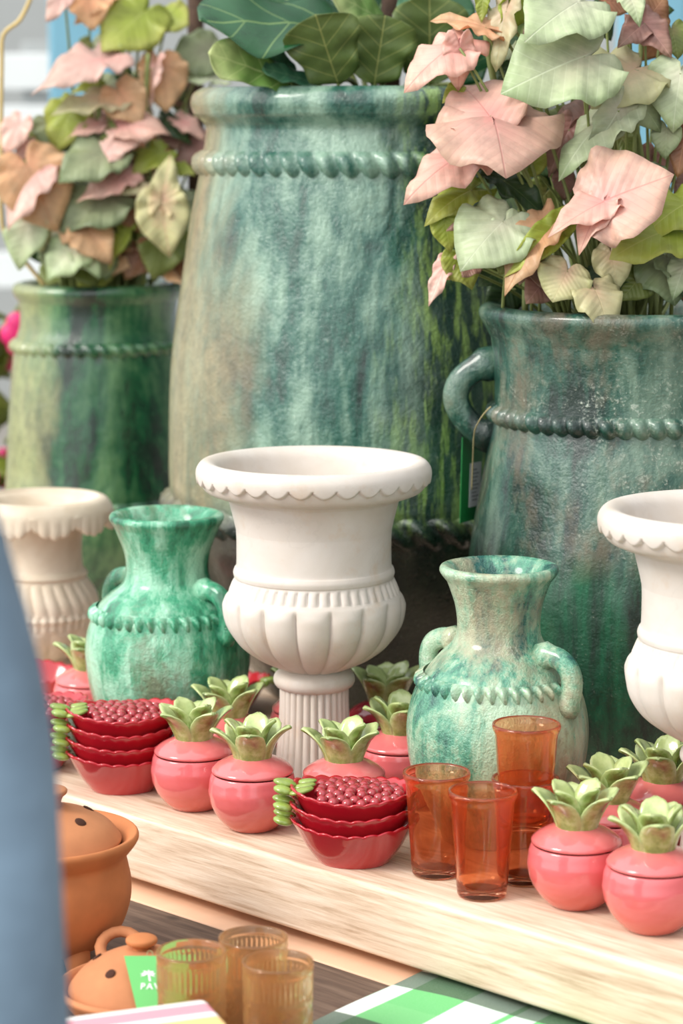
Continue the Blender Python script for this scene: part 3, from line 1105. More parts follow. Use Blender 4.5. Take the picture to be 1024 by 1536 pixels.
# ------------------------------------------------------------------ lower table things
def pat_tumbler(label, loc):
    r = thing('embossed_tumbler', label, 'glass', loc, 0, 'amber embossed tumblers')
    h = 0.118
    zs = [i * h / 90 for i in range(91)]
    outer = []
    for z in zs:
        rr = 0.0325 + 0.0012 * (z / h)
        if z > h - 0.009:
            rr = 0.0345
        if z < 0.004:
            rr = 0.0300 + z * 0.6
        outer.append((rr, z))
    inner = [(0.0328, h + 0.0008), (0.0312, h - 0.001), (0.0300, h - 0.012), (0.0292, 0.02), (0.0270, 0.011), (0.001, 0.010)]

    def mod(a, i, rr, z):
        if i >= len(outer):
            return rr, z
        d = 0
        if h - 0.034 < z < h - 0.010:
            e = min(1, (z - (h - 0.034)) / 0.004, (h - 0.010 - z) / 0.003)
            d = 0.0013 * e * (abs(math.cos(20 * a)) ** 0.7 - 0.4)
        elif h - 0.040 < z < h - 0.035:
            d = 0.0007 * abs(math.cos(40 * a))
        elif 0.038 < z < h - 0.042:
            zc = (0.038 + h - 0.042) / 2
            ph = (a * 6 / (2 * PI)) % 1 - 0.5
            dx = ph * 2 * PI / 6 * rr
            dist = math.hypot(dx, z - zc)
            if dist < 0.0155:
                d = 0.0007 * math.cos(dist * 1500) + 0.0006 * math.cos(16 * math.atan2(z - zc, dx)) * (1 if 0.005 < dist < 0.012 else 0)
            else:
                d = 0.0004 * math.cos(a * 90) * math.cos(z * 2200)
        elif 0.008 < z < 0.034:
            e = min(1, (z - 0.008) / 0.004, (0.034 - z) / 0.004)
            d = 0.0013 * e * (abs(math.cos(20 * a)) ** 0.7 - 0.4)
        return rr + d, z
    bm = bmesh.new()
    lathe(bm, [(0.001, 0.0)] + outer + inner, 240, lambda a, i, rr, z: mod(a, i - 1, rr, z) if i > 0 else (rr, z))
    bmesh.ops.remove_doubles(bm, verts=[v for v in bm.verts if v.co.x ** 2 + v.co.y ** 2 < 2e-6], dist=0.003)
    bmesh.ops.recalc_face_normals(bm, faces=bm.faces)
    obj('glass_wall', bm, M['amber'], r)
    return r


am = pat_tumbler('amber embossed glass tumbler leaning against the green palm tag', (-0.1465, 2.262, LOW))
dup(am, 'amber embossed glass tumbler standing behind the other two', (-0.0875, 2.302, LOW), 0.2)
dup(am, 'amber embossed glass tumbler in front, rightmost of the three', (-0.0615, 2.232, LOW), 0.45)

# upper terracotta pot with lid
tp = thing('terracotta_pot', 'round terracotta pot with holed lid and knob beside the blue sleeve', 'pot', (-0.322, 2.552, LOW))
pr = catmull([(0.02, 0.018), (0.055, 0.024), (0.078, 0.042), (0.0895, 0.07), (0.0915, 0.094), (0.0885, 0.112), (0.0865, 0.122)], 5) + \
    catmull([(0.088, 0.127), (0.094, 0.134), (0.0995, 0.142), (0.1005, 0.147), (0.098, 0.1505), (0.093, 0.149)], 4) + [(0.087, 0.142), (0.082, 0.137), (0.08, 0.12), (0.079, 0.08), (0.05, 0.035), (0.001, 0.03)]
bm = bmesh.new()
lathe(bm, pr, 96, wobble(0.004, 1.0), cap0=True)
obj('body', bm, M['terra'], tp)
bm = bmesh.new()
lathe(bm, catmull([(0.078, -0.004), (0.0815, 0.0), (0.080, 0.005), (0.068, 0.019), (0.048, 0.030), (0.028, 0.0365), (0.020, 0.0395)], 5), 64, cap0=True, cap1=True)
lid = obj('lid', bm, M['terra2'], tp, (0, 0, 0.141))
bm = bmesh.new()
lathe(bm, catmull([(0.017, 0.0), (0.0165, 0.006), (0.019, 0.012), (0.023, 0.016), (0.0225, 0.020), (0.014, 0.0225), (0.002, 0.023)], 4), 40, cap1=True)
obj('knob', bm, M['terra2'], lid, (0, 0, 0.038))
for a, rr in ((-1.5, 0.046), (-0.62, 0.050), (0.5, 0.05), (1.6, 0.05), (2.7, 0.05), (-2.5, 0.05)):
    zl = 0.0312 if rr == 0.046 else 0.0293
    bm = bmesh.new()
    Mx = Matrix.Rotation(a, 3, 'Z') @ Matrix.Rotation(0.55, 3, 'Y')
    ellipsoid(bm, (rr * math.cos(a), rr * math.sin(a), zl), (0.0068, 0.0068, 0.0016), 16, 6, Mx)
    obj('steam_hole', bm, M['hole'], lid)
for a in (-0.9, 1.2, 3.3):
    bm = bmesh.new()
    tube(bm, [(0.055 * math.cos(a), 0.055 * math.sin(a), 0.034), (0.06 * math.cos(a), 0.06 * math.sin(a), 0.016), (0.062 * math.cos(a), 0.062 * math.sin(a), 0.0)], [0.016, 0.0135, 0.011], 14)
    obj('foot', bm, M['terra'], tp)

# lower terracotta dish with domed lid, knob and a loop handle
td = thing('terracotta_dish', 'low terracotta dish with domed lid carrying a green palm tag', 'dish', (-0.2055, 2.385, LOW))
td.scale = (1.04, 1.04, 1.0)
pr = catmull([(0.05, 0.0), (0.058, 0.004), (0.070, 0.016), (0.078, 0.027), (0.0835, 0.034), (0.0845, 0.038), (0.081, 0.041), (0.077, 0.038)], 5) + [(0.073, 0.031), (0.06, 0.012), (0.001, 0.01)]
bm = bmesh.new()
lathe(bm, pr, 80, wobble(0.004, 2.0), cap0=True)
obj('body', bm, M['terra2'], td)
bm = bmesh.new()
lathe(bm, catmull([(0.071, -0.004), (0.0735, 0.0), (0.070, 0.010), (0.056, 0.026), (0.036, 0.038), (0.018, 0.0445), (0.012, 0.046)], 5), 64, cap0=True, cap1=True)
lid = obj('lid', bm, M['terra2'], td, (0, 0, 0.031))
bm = bmesh.new()
lathe(bm, catmull([(0.009, 0.0), (0.0095, 0.005), (0.0145, 0.0075), (0.0158, 0.0105), (0.0145, 0.0135), (0.008, 0.016), (0.001, 0.0167)], 4), 36, cap1=True)
obj('knob', bm, M['terra'], lid, (0, 0, 0.044))
for a in (-2.2, -0.9, 0.4, 1.7, 2.9):
    bm = bmesh.new()
    ellipsoid(bm, (0.047 * math.cos(a), 0.047 * math.sin(a), 0.0325), (0.0058, 0.0058, 0.0015), 14, 6, Matrix.Rotation(a, 3, 'Z') @ Matrix.Rotation(0.72, 3, 'Y'))
    obj('steam_hole', bm, M['hole'], lid)
ring = []
for k in range(16):
    a = 2 * PI * k / 16
    ring.append((-0.030 + 0.02 * math.cos(a), 0.088 + 0.016 * math.sin(a), 0.046 + 0.012 * math.sin(a)))
bm = bmesh.new()
tube(bm, ring, 0.0062, 10, 1.0, True)
obj('handle', bm, M['terra2'], td)

# pale green palm tag hanging from the dish lid's knob
Y0 = 2.305
a = P(186, 1434, 2.345)
b = P(243, 1434, 2.345)
cdn = P(246, 1512, 2.299)
ax = (b - a).normalized()
dn = (cdn - b)
dn = (dn - ax * dn.dot(ax)).normalized()
nn = ax.cross(-dn).normalized()
org = a
Mt = Matrix((ax, -dn, nn)).transposed().to_4x4()
Mt.translation = org
palm = bpy.data.objects.new('price_tag', None)
COL.objects.link(palm)
palm.empty_display_size = 0.02
palm.matrix_world = Mt
tag(palm, 'pale green card tag with white palm tree, hanging on the low terracotta dish', 'tag')
bm = bmesh.new()
vs = [(0.0, 0), (0.066, 0), (0.066, -0.088), (0.0235, -0.088)]
lo = [bm.verts.new((x, y, -0.0004)) for x, y in vs]
hi = [bm.verts.new((x, y, 0.0004)) for x, y in vs]
bm.faces.new(hi[::-1])
bm.faces.new(lo)
for k in range(4):
    bm.faces.new((lo[k], hi[k], hi[(k + 1) % 4], lo[(k + 1) % 4]))
bmesh.ops.recalc_face_normals(bm, faces=bm.faces)
obj('card', bm, M['tag_pale'], palm, smooth=False)
bm = bmesh.new()
cx, cy = 0.0255, -0.021
trunk = [(cx - 0.0003, cy), (cx + 0.0014, cy), (cx + 0.0034, cy - 0.0085), (cx + 0.0012, cy - 0.0085)]
bm.faces.new([bm.verts.new((x, y, 0.0008)) for x, y in trunk])
for k, ang in enumerate((0.15, 0.75, 1.5, 2.3, 3.0, 3.5, -0.4)):
    d = Vector((math.cos(ang), math.sin(ang) * 0.75))
    q = Vector((-d.y, d.x))
    p0 = Vector((cx, cy))
    pts = [p0, p0 + d * 0.004 + q * 0.0013, p0 + d * 0.0082 - Vector((0, 0.0012)), p0 + d * 0.004 - q * 0.0013]
    bm.faces.new([bm.verts.new((p.x, p.y, 0.0008 + k * 0.00001)) for p in pts])
obj('palm_logo', bm, M['white_card'], palm, smooth=False)


def text(body, size, loc, mat, parent, name, spacing=1.0):
    cu = bpy.data.curves.new(name, 'FONT')
    cu.body = body
    cu.size = size
    cu.space_character = spacing
    cu.extrude = 0.0002
    cu.offset = size * 0.02
    cu.materials.append(mat)
    tmp = bpy.data.objects.new(name, cu)
    COL.objects.link(tmp)
    dg = bpy.context.evaluated_depsgraph_get()
    me = bpy.data.meshes.new_from_object(tmp.evaluated_get(dg))
    bpy.data.objects.remove(tmp)
    bpy.data.curves.remove(cu)
    o = bpy.data.objects.new(name, me)
    COL.objects.link(o)
    if not me.materials:
        me.materials.append(mat)
    o.parent = parent
    o.location = loc
    return o


text('PAV', 0.0096, (0.0185, -0.0385, 0.0008), M['white_card'], palm, 'lettering', 1.25)
bm = bmesh.new()
for k in range(7):
    box(bm, (0.0365 + k * 0.0032, -0.0455, 0.0004), (0.0387 + k * 0.0032, -0.0435, 0.0009))
obj('small_print', bm, M['white_card'], palm, smooth=False)
bm = bmesh.new()
tube(bm, [(0.026 + 0.003 * math.cos(2 * PI * k / 12), 0.0015 + 0.004 * math.sin(2 * PI * k / 12), 0.0012 * math.sin(2 * PI * k / 12)) for k in range(12)], 0.0005, 6, 1.0, True)
obj('string_loop', bm, M['string'], palm)

# dark green tag on the right jar's handle
ta = P(693, 656, 3.105)
tb = P(729, 656, 3.185)
ax = Vector((tb.x - ta.x, tb.y - ta.y, 0)).normalized()
nn = Vector((ax.y, -ax.x, 0))
upv = (Vector((0, 0, 1)) + ax * 0.055).normalized()
upv = (upv - nn * upv.dot(nn)).normalized()
axx = upv.cross(nn) * 1.0
Mt = Matrix((axx, upv, nn)).transposed().to_4x4()
Mt.translation = ta
tg = bpy.data.objects.new('price_tag', None)
COL.objects.link(tg)
tg.empty_display_size = 0.02
tg.matrix_world = Mt
tag(tg, 'dark green card tag with white sticker hanging from the right jar handle', 'tag')
W_, H_ = 0.074, 0.112
bm = bmesh.new()
box(bm, (0, -H_, -0.0006), (W_, 0, 0.0006), 0.0003, 1)
obj('card', bm, M['tag'], tg, smooth=False)
bm = bmesh.new()
box(bm, (0.029, -0.094, 0.0006), (0.070, -0.036, 0.0010))
obj('sticker', bm, M['white_card'], tg, smooth=False)['label'] = 'white printed sticker'
bm = bmesh.new()
for k in range(9):
    yy = -0.046 - k * 0.005
    box(bm, (0.037 + 0.001 * (k % 3), yy, 0.0010), (0.054 + 0.004 * ((k * 5) % 3), yy + 0.0016, 0.0012))
obj('print_lines', bm, M['ink'], tg, smooth=False)
Mi = Mt.inverted()
sp = [P(736, 610, 3.0), P(727, 619, 3.005), P(718, 632, 3.02), P(711, 650, 3.05), P(709, 690, 3.085), P(707, 735, 3.105)]
bm = bmesh.new()
tube(bm, catmull([tuple(Mi @ p) for p in sp], 5), 0.0009, 6)
obj('string', bm, M['string'], tg)

# ------------------------------------------------------------------ cloths
def cloth_bm(w, d, nx, ny, wave, thick):
    bm = bmesh.new()
    grid = [[bm.verts.new((w * i / nx, d * j / ny, wave(w * i / nx, d * j / ny))) for j in range(ny + 1)] for i in range(nx + 1)]
    for i in range(nx):
        for j in range(ny):
            bm.faces.new((grid[i][j], grid[i + 1][j], grid[i + 1][j + 1], grid[i][j + 1]))
    g = bmesh.ops.extrude_face_region(bm, geom=list(bm.faces))
    for v in g['geom']:
        if isinstance(v, bmesh.types.BMVert):
            v.co.z += thick
    bmesh.ops.recalc_face_normals(bm, faces=bm.faces)
    return bm


def stripes(t, coord, stops):
    nd = t.n('ShaderNodeValToRGB')
    cr = nd.color_ramp
    cr.interpolation = 'CONSTANT'
    while len(cr.elements) < len(stops):
        cr.elements.new(0.5)
    for e, (p, c) in zip(cr.elements, stops):
        e.position = p
        e.color = lin(c)
    t.l(coord, nd.inputs['Fac'])
    return nd.outputs['Color']


# plaid: x across the white bands (from the left edge), y from the plank towards the viewer (negative)
t = NT('green_plaid_cotton')
tc = t.n('ShaderNodeTexCoord')
sp_ = t.n('ShaderNodeSeparateXYZ')
t.l(tc.outputs['Object'], sp_.inputs[0])
xx = t.math('FRACT', t.math('DIVIDE', sp_.outputs[0], 0.155))
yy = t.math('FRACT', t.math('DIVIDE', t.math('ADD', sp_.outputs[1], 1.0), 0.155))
ca = stripes(t, xx, [(0.0, (238, 244, 242)), (0.17, (104, 196, 116)), (0.60, (238, 244, 242)), (0.95, (104, 196, 116))])
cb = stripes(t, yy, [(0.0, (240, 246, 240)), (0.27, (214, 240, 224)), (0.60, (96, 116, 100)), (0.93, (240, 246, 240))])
wv = t.noise(t.coord(), 900, 2, 0.5)
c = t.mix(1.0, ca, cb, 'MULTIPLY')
c = t.mix(t.math('MULTIPLY', wv, 0.15), c, lin((250, 255, 250)))
t.set(Base_Color=c, Roughness=0.9)
t.bump(wv, 0.2, 0.001)
M['plaid'] = t.m
pA = Vector((-0.0254, 2.368, LOW))
pB = Vector((0.0928, 2.523, LOW))
dv = (pB - pA).normalized()
ang = math.atan2(dv.y, dv.x) - PI / 2
org = pB - dv * 0.24
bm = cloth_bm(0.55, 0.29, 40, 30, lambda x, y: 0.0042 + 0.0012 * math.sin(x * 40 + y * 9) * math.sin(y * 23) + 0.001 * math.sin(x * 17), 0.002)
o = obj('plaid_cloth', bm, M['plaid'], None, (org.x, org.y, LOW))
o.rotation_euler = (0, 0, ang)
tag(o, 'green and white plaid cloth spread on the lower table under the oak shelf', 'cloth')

# striped folded napkins, a small pile
t = NT('yellow_striped_cotton')
tc = t.n('ShaderNodeTexCoord')
sp_ = t.n('ShaderNodeSeparateXYZ')
t.l(tc.outputs['Object'], sp_.inputs[0])
yy = t.math('DIVIDE', sp_.outputs[1], -0.30)
c = stripes(t, yy, [(0.0, (246, 170, 90)), (0.014, (252, 246, 240)), (0.05, (240, 156, 172)), (0.128, (252, 248, 242)), (0.165, (250, 208, 136)), (0.62, (252, 246, 240)), (0.66, (240, 156, 172)),
                    (0.74, (252, 246, 240))])
wv = t.noise(t.coord(), 900, 2, 0.5)
t.set(Base_Color=t.mix(t.math('MULTIPLY', wv, 0.12), c, lin((255, 250, 240))), Roughness=0.9)
t.bump(wv, 0.2, 0.001)
M['striped'] = t.m
p2 = Vector((-0.128, 2.19, 0))
NA = 0.36
labs = ['topmost of the folded yellow napkins with pink and white stripes', 'second folded striped napkin from the top of the pile', 'third folded striped napkin from the top of the pile',
        'fourth folded striped napkin, near the bottom of the pile', 'lowest folded striped napkin resting on the dark table']
hh = 0.0196
for k in range(5):
    zt_ = LOW + (5 - k) * hh
    bm = bmesh.new()
    nx, ny = 26, 22
    W2, D2 = 0.30, 0.22
    r = 0.0085

    def top(x, y):
        return 0.0012 * math.sin(x * 26 + k) * math.sin(y * 31) - 0.003 * max(0, (x + W2) / W2 - 0.55) ** 2
    box(bm, (-W2, -D2, -hh + 0.0004), (0, 0, -0.0004), 0.0082, 4)
    o = obj('folded_napkin', bm, M['striped'], None, (p2.x + 0.002 * (k % 2), p2.y - 0.0015 * k, zt_))
    o.rotation_euler = (0, 0, NA - 0.01 * k)
    tag(o, labs[k], 'napkin', 'pile of folded striped napkins')

# ------------------------------------------------------------------ plants
ARROW = [(0, 1.0), (8, .86), (20, .70), (38, .57), (58, .49), (80, .43), (100, .41), (120, .43), (138, .47), (150, .49), (160, .44), (170, .27), (180, .07)]
HEARTS = [(0, 1.0), (8, .88), (20, .75), (38, .66), (60, .58), (85, .50), (110, .46), (130, .45), (148, .43), (160, .37), (170, .24), (180, .08)]


def outline(tab, d):
    for (a0, r0), (a1, r1) in zip(tab, tab[1:]):
        if a0 <= d <= a1:
            q = (d - a0) / (a1 - a0)
            q = q * q * (3 - 2 * q) * 0.4 + q * 0.6
            return r0 + (r1 - r0) * q
    return tab[-1][1]


def polar_leaf(Lg, wid, fold, droop, rip, seed, tabl=ARROW, lobe_drop=0.12):
    rr = random.Random(seed)
    ph = rr.uniform(0, 6)
    bm = bmesh.new()
    uvl = bm.loops.layers.uv.new('UVMap')
    NA_, NR = 44, 6
    c = bm.verts.new((0, 0, 0))
    co = {c: (0, 0)}
    rings = []
    for j in range(1, NR + 1):
        q = j / NR
        ring = []
        for k in range(NA_):
            a = -PI + 2 * PI * k / NA_
            d = abs(math.degrees(a))
            R_ = outline(tabl, d) * q
            s, w = R_ * math.cos(a), R_ * math.sin(a) * wid
            z = fold * abs(w) * (1 - 0.35 * max(0, s)) - droop * (max(0, s) ** 2) - lobe_drop * (max(0, -s)) ** 1.5 - 0.28 * droop * w * w
            z += rip * q * q * math.sin(5 * a + ph) * (0.25 + abs(w)) + 0.6 * rip * q ** 3 * math.sin(9 * a + 2 * ph)
            v = bm.verts.new((s * Lg, w * Lg, z * Lg))
            co[v] = (s, w)
            ring.append(v)
        rings.append(ring)
    fs = []
    for k in range(NA_):
        fs.append(bm.faces.new((c, rings[0][k], rings[0][(k + 1) % NA_])))
        for a, b in zip(rings, rings[1:]):
            fs.append(bm.faces.new((a[k], b[k], b[(k + 1) % NA_], a[(k + 1) % NA_])))
    for f in fs:
        for lp in f.loops:
            lp[uvl].uv = co[lp.vert]
    return bm


def fig_leaf(Lg, wid, fold, droop, rip, seed):
    rr = random.Random(seed)
    ph = rr.uniform(0, 6)
    bm = bmesh.new()
    uvl = bm.loops.layers.uv.new('UVMap')
    NS, NW = 26, 12
    tabl = [(0, 0.02), (.06, .22), (.16, .34), (.32, .36), (.48, .40), (.66, .50), (.8, .50), (.9, .42), (.97, .24), (1.0, 0.02)]
    co = {}
    grid = []
    for i in range(NS + 1):
        s = i / NS
        hw = outline(tabl, s) * wid
        row = []
        for j in range(NW + 1):
            v = j / NW * 2 - 1
            w = hw * v
            z = fold * abs(w) - droop * s * s + rip * abs(v) ** 2 * math.sin(s * 17 + (2 if v > 0 else 0) + ph) * 0.5 - 0.012 * (1 - abs(v)) * math.cos(s * 4.5 * 2 * PI)* 0.5
            p = bm.verts.new((s * Lg, w * Lg, z * Lg))
            co[p] = (s, w)
            row.append(p)
        grid.append(row)
    for i in range(NS):
        for j in range(NW):
            f = bm.faces.new((grid[i][j], grid[i + 1][j], grid[i + 1][j + 1], grid[i][j + 1]))
            for lp in f.loops:
                lp[uvl].uv = co[lp.vert]
    return bm


def leaf_basis(A, T, nrm):
    x = (T - A).normalized()
    n = Vector(nrm).normalized()
    z = n - x * n.dot(x)
    if z.length < 1e-3:
        z = Vector((0, 0, 1)) - x * x.z
    z.normalize()
    y = z.cross(x)
    m = Matrix((x, y, z)).transposed().to_4x4()
    m.translation = A
    return m, (T - A).length


def add_leaf(root, A, T, nrm, mat, wid=1.0, fold=0.12, droop=0.25, rip=0.05, seed=0, kind='arrow', root_pt=None, stalk=None, stalk_r=0.0022):
    m, Lg = leaf_basis(A, T, nrm)
    if kind == 'fig':
        bm = fig_leaf(Lg, wid, fold, droop, rip, seed)
    else:
        bm = polar_leaf(Lg, wid, fold, droop, rip, seed, HEARTS if kind == 'heart' else ARROW)
    o = obj('leaf', bm, mat, root)
    o.matrix_local = Matrix.Translation(-root.location) @ m
    sol = o.modifiers.new('thickness', 'SOLIDIFY')
    sol.thickness = 0.0006
    sol.offset = 0
    if root_pt is not None:
        mi = m.inverted()
        a = Vector(A)
        b = Vector(root_pt)
        mid = a * 0.55 + b * 0.45 + Vector((0, 0, 0.25 * (a - b).length)) * 0.5
        mid.x = a.x * 0.45 + b.x * 0.55
        mid.y = a.y * 0.45 + b.y * 0.55
        mid = mid - m.to_3x3() @ Vector((0, 0, 1)) * 0.03
        pts = []
        n = 9
        for i in range(n + 1):
            q = i / n
            p = a * (1 - q) ** 2 + mid * 2 * q * (1 - q) + b * q * q
            pts.append(tuple(mi @ p))
        bm = bmesh.new()
        tube(bm, pts, [stalk_r * (0.7 + 0.5 * i / n) for i in range(n + 1)], 7)
        obj('leaf_stalk', bm, stalk or M['stalk'], o)
    return o


FRONT = (0, -1, 0.55)


def plant(name, label, axis, rim_z, soil_r, group=None):
    r = thing(name, label, 'plant', (axis[0], axis[1], rim_z), 0, group)
    bm = bmesh.new()
    lathe(bm, [(soil_r, -0.03), (soil_r * 0.7, -0.022), (soil_r * 0.3, -0.02), (0.001, -0.021)], 48)
    obj('potting_soil', bm, M['soil'], r)
    return r


# --- right plant.  crop frame of the measurements: 600 + x / 2.415, y / 2.415
rim_r = H + slope(457) * RY
rp = plant('arrowhead_plant', 'bushy arrowhead plant with pink and pale green leaves in the handled jar at the right', (RX, RY), rim_r, 0.146, 'arrowhead plants')


def rpx(c):
    return 600 + c[0] / 2.415, c[1] / 2.415


RL = [
    # attach, tip, dY attach, dY tip, normal (x, toward viewer = -y, z), material, width, fold, droop
    ((200, 160), (8, 285), -.06, -.10, (-.25, -.8, .75), 'pink', 1.0, -.25, .15, 'arrow'),
    ((215, 175), (215, 335), -.07, -.06, (.2, -1, .1), 'pink', .9, -.2, .15, 'arrow'),
    ((325, 420), (215, 275), -.10, -.04, (0, -1, .45), 'pink', 1.25, .05, .1, 'heart'),
    ((335, 420), (385, 568), -.10, -.19, (0, -.75, .9), 'pink', 1.6, -.05, .25, 'heart'),
    ((235, 560), (15, 648), -.08, -.14, (-.3, -.7, .8), 'pink', .95, -.15, .3, 'arrow'),
    ((665, 205), (375, 305), -.12, -.17, (-.1, -.9, .55), 'pale', 1.15, .08, .15, 'heart'),
    ((640, 10), (467, 105), -.10, -.16, (.1, -.8, .7), 'mint', 1.2, .1, .15, 'heart'),
    ((308, 100), (112, 26), -.05, -.02, (0.1, -.6, .7), 'peach', .55, .15, .2, 'arrow'),
    ((385, 40), (335, 255), -.05, -.07, (-.8, -.9, .2), 'cream', .7, .2, .1, 'arrow'),
    ((425, -10), (362, 158), -.03, -.05, (.7, -.8, .2), 'lime', .8, .2, .1, 'arrow'),
    ((300, -10), (292, 80), -.04, -.05, (-.3, -.9, .3), 'lime', .7, .2, .1, 'arrow'),
    ((885, 85), (985, 195), -.05, -.08, (.2, -1, .2), 'mauve', .9, .1, .1, 'arrow'),
    ((885, 85), (795, 155), -.05, -.09, (-.2, -1, .3), 'mauve', .8, .1, .1, 'arrow'),
    ((890, 75), (965, -20), -.04, -.02, (0, -1, .2), 'brown', 1.1, .1, .1, 'heart'),
    ((640, 480), (690, 325), -.03, .0, (-.2, -1, .2), 'mauve', 1.0, .15, .1, 'heart'),
    ((610, 470), (535, 620), -.04, -.06, (-.3, -1, .1), 'mauve', .8, .1, .2, 'arrow'),
    ((765, 405), (552, 590), -.10, -.14, (-.45, -.75, .8), 'pale', .8, -.25, .2, 'arrow'),
    ((790, 400), (690, 570), -.11, -.13, (.5, -.9, .4), 'pale', .75, -.1, .2, 'arrow'),
    ((850, 250), (700, 345), -.07, -.12, (0, -.7, .8), 'cream', 1.3, .1, .25, 'heart'),
    ((830, 330), (955, 450), -.08, -.10, (.1, -1, .5), 'dusk', 1.0, .1, .3, 'heart'),
    ((1015, 265), (985, 450), -.08, -.11, (-.2, -1, .4), 'mint', 1.2, .05, .2, 'heart'),
    ((740, 728), (985, 622), -.17, -.19, (-.15, -.9, .62), 'pink', 1.5, .1, .12, 'heart'),
    ((740, 730), (533, 825), -.17, -.20, (-.2, -.7, .8), 'pink', .8, .1, .1, 'arrow'),
    ((735, 735), (635, 900), -.17, -.20, (-.5, -.8, .4), 'pink', .75, .1, .1, 'arrow'),
    ((375, 655), (562, 780), -.06, -.10, (.3, -.8, .6), 'dark', .6, .2, .2, 'arrow'),
    ((255, 690), (96, 760), -.06, -.10, (-.2, -.8, .7), 'lime', .95, .1, .25, 'arrow'),
    ((160, 790), (178, 910), -.08, -.09, (-.2, -1, .3), 'lime', .9, .2, .2, 'heart'),
    ((305, 768), (172, 808), -.09, -.12, (.1, -.6, .8), 'mauve', .6, -.1, .2, 'arrow'),
    ((370, 805), (218, 945), -.12, -.16, (-.1, -.85, .7), 'mint', 1.3, .05, .25, 'heart'),
    ((385, 815), (505, 760), -.12, -.11, (.1, -.85, .7), 'mint', .9, .05, .2, 'arrow'),
    ((520, 830), (362, 1040), -.13, -.17, (-.55, -.8, .4), 'peach', .75, .25, .15, 'arrow'),
    ((555, 835), (390, 985), -.135, -.165, (.4, -.8, .6), 'lime', .6, .25, .2, 'arrow'),
    ((603, 985), (553, 1092), -.15, -.17, (.0, -1, .35), 'cream', 1.55, .08, .1, 'heart'),
    ((765, 920), (787, 1042), -.13, -.15, (-.2, -1, .35), 'cream', 1.1, .15, .2, 'heart'),
    ((705, 1050), (768, 1160), -.16, -.20, (.1, -.9, .6), 'cream', 1.3, .1, .5, 'arrow'),
    ((165, 955), (97, 1102), -.07, -.09, (-.5, -1, .2), 'blush', .55, .1, .1, 'arrow'),
    ((215, 930), (262, 1035), -.07, -.09, (.1, -1, .3), 'lime', 1.2, .1, .2, 'heart'),
    ((265, 960), (225, 1000), -.085, -.10, (-.2, -1, .3), 'mauve', 1.1, .2, .1, 'heart'),
    ((985, 830), (780, 880), -.13, -.18, (0, -.75, .8), 'lime', 1.0, .1, .25, 'heart'),
    ((1030, 740), (855, 835), -.12, -.15, (0, -.6, .9), 'lime', 1.0, .1, .25, 'arrow'),
    ((960, 955), (1002, 1085), -.11, -.14, (.1, -1, .4), 'dusk', 1.6, .1, .2, 'heart'),
    ((1030, 960), (985, 1070), -.13, -.15, (-.3, -1, .3), 'pale', 1.0, .1, .2, 'arrow'),
    ((1030, 500), (1000, 640), -.08, -.10, (-.4, -1, .2), 'brown', .8, .1, .1, 'arrow'),
    ((965, 470), (960, 565), -.08, -.10, (-.2, -1, .3), 'dusk', 1.0, .1, .2, 'heart'),
    ((800, 495), (850, 570), -.03, -.05, (.1, -1, .3), 'olive', 1.0, .1, .2, 'heart'),
    ((985, 110), (1010, 200), -.03, -.05, (.1, -1, .3), 'olive', 1.3, .1, .2, 'heart'),
    ((830, -15), (870, 55), -.05, -.08, (.1, -1, .4), 'pale', 1.0, .1, .3, 'arrow'),
    ((500, 110), (465, 190), .0, -.02, (-.2, -1, .3), 'mauve', 1.1, .1, .2, 'arrow'),
    ((400, 180), (430, 215), .0, -.02, (0, -1, .2), 'dusk', 1.3, .1, .2, 'heart'),
    ((430, 215), (352, 290), .02, .0, (0, -1, .3), 'dark', .9, .1, .2, 'heart'),
    ((205, 320), (155, 365), -.05, -.06, (-.2, -1, .2), 'lime', 1.0, .2, .2, 'arrow'),
    ((910, 980), (860, 1020), -.09, -.11, (0, -1, .3), 'dusk', 1.2, .1, .2, 'heart'),
    ((480, 860), (440, 1020), -.09, -.11, (.1, -1, .3), 'mauve', 1.0, .1, .2, 'arrow'),
    ((860, 640), (980, 700), -.08, -.11, (.2, -1, .5), 'dusk', 1.2, .1, .2, 'heart'),
    ((790, 820), (800, 960), -.09, -.11, (.1, -1, .3), 'mauve', 1.1, .1, .2, 'arrow'),
    ((470, 600), (540, 560), -.02, -.03, (.1, -1, .4), 'lime', 1.1, .1, .2, 'heart'),
    ((590, 640), (600, 720), -.04, -.05, (.1, -1, .2), 'mauve', 1.0, .1, .2, 'heart'),
]
for i, (a, tt, da, dt, nrm, mt, w, fo, dr, kd) in enumerate(RL):
    A = P(*rpx(a), RY + da)
    T = P(*rpx(tt), RY + dt)
    rt = Vector((RX + (A.x - RX) * 0.35 + rnd.uniform(-.02, .02), RY + rnd.uniform(-.1, .05), rim_r - 0.022))
    add_leaf(rp, A, T, nrm, L[mt], w, fo, dr * 1.3, 0.095, i, kd, rt)
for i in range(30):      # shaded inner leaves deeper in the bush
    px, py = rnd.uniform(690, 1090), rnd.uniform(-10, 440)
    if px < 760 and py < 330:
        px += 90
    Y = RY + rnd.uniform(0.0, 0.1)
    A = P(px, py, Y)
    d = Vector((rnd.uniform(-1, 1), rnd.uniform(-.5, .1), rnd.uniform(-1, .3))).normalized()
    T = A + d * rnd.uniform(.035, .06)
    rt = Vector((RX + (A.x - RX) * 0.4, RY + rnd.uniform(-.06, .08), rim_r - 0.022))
    add_leaf(rp, A, T, (rnd.uniform(-.6, .6), -1, rnd.uniform(0, .8)), L[rnd.choice(['dark', 'dark', 'olive', 'mauve', 'brown', 'dusk'])], 1.0, .1, .2, .05, 100 + i, 'heart', rt)
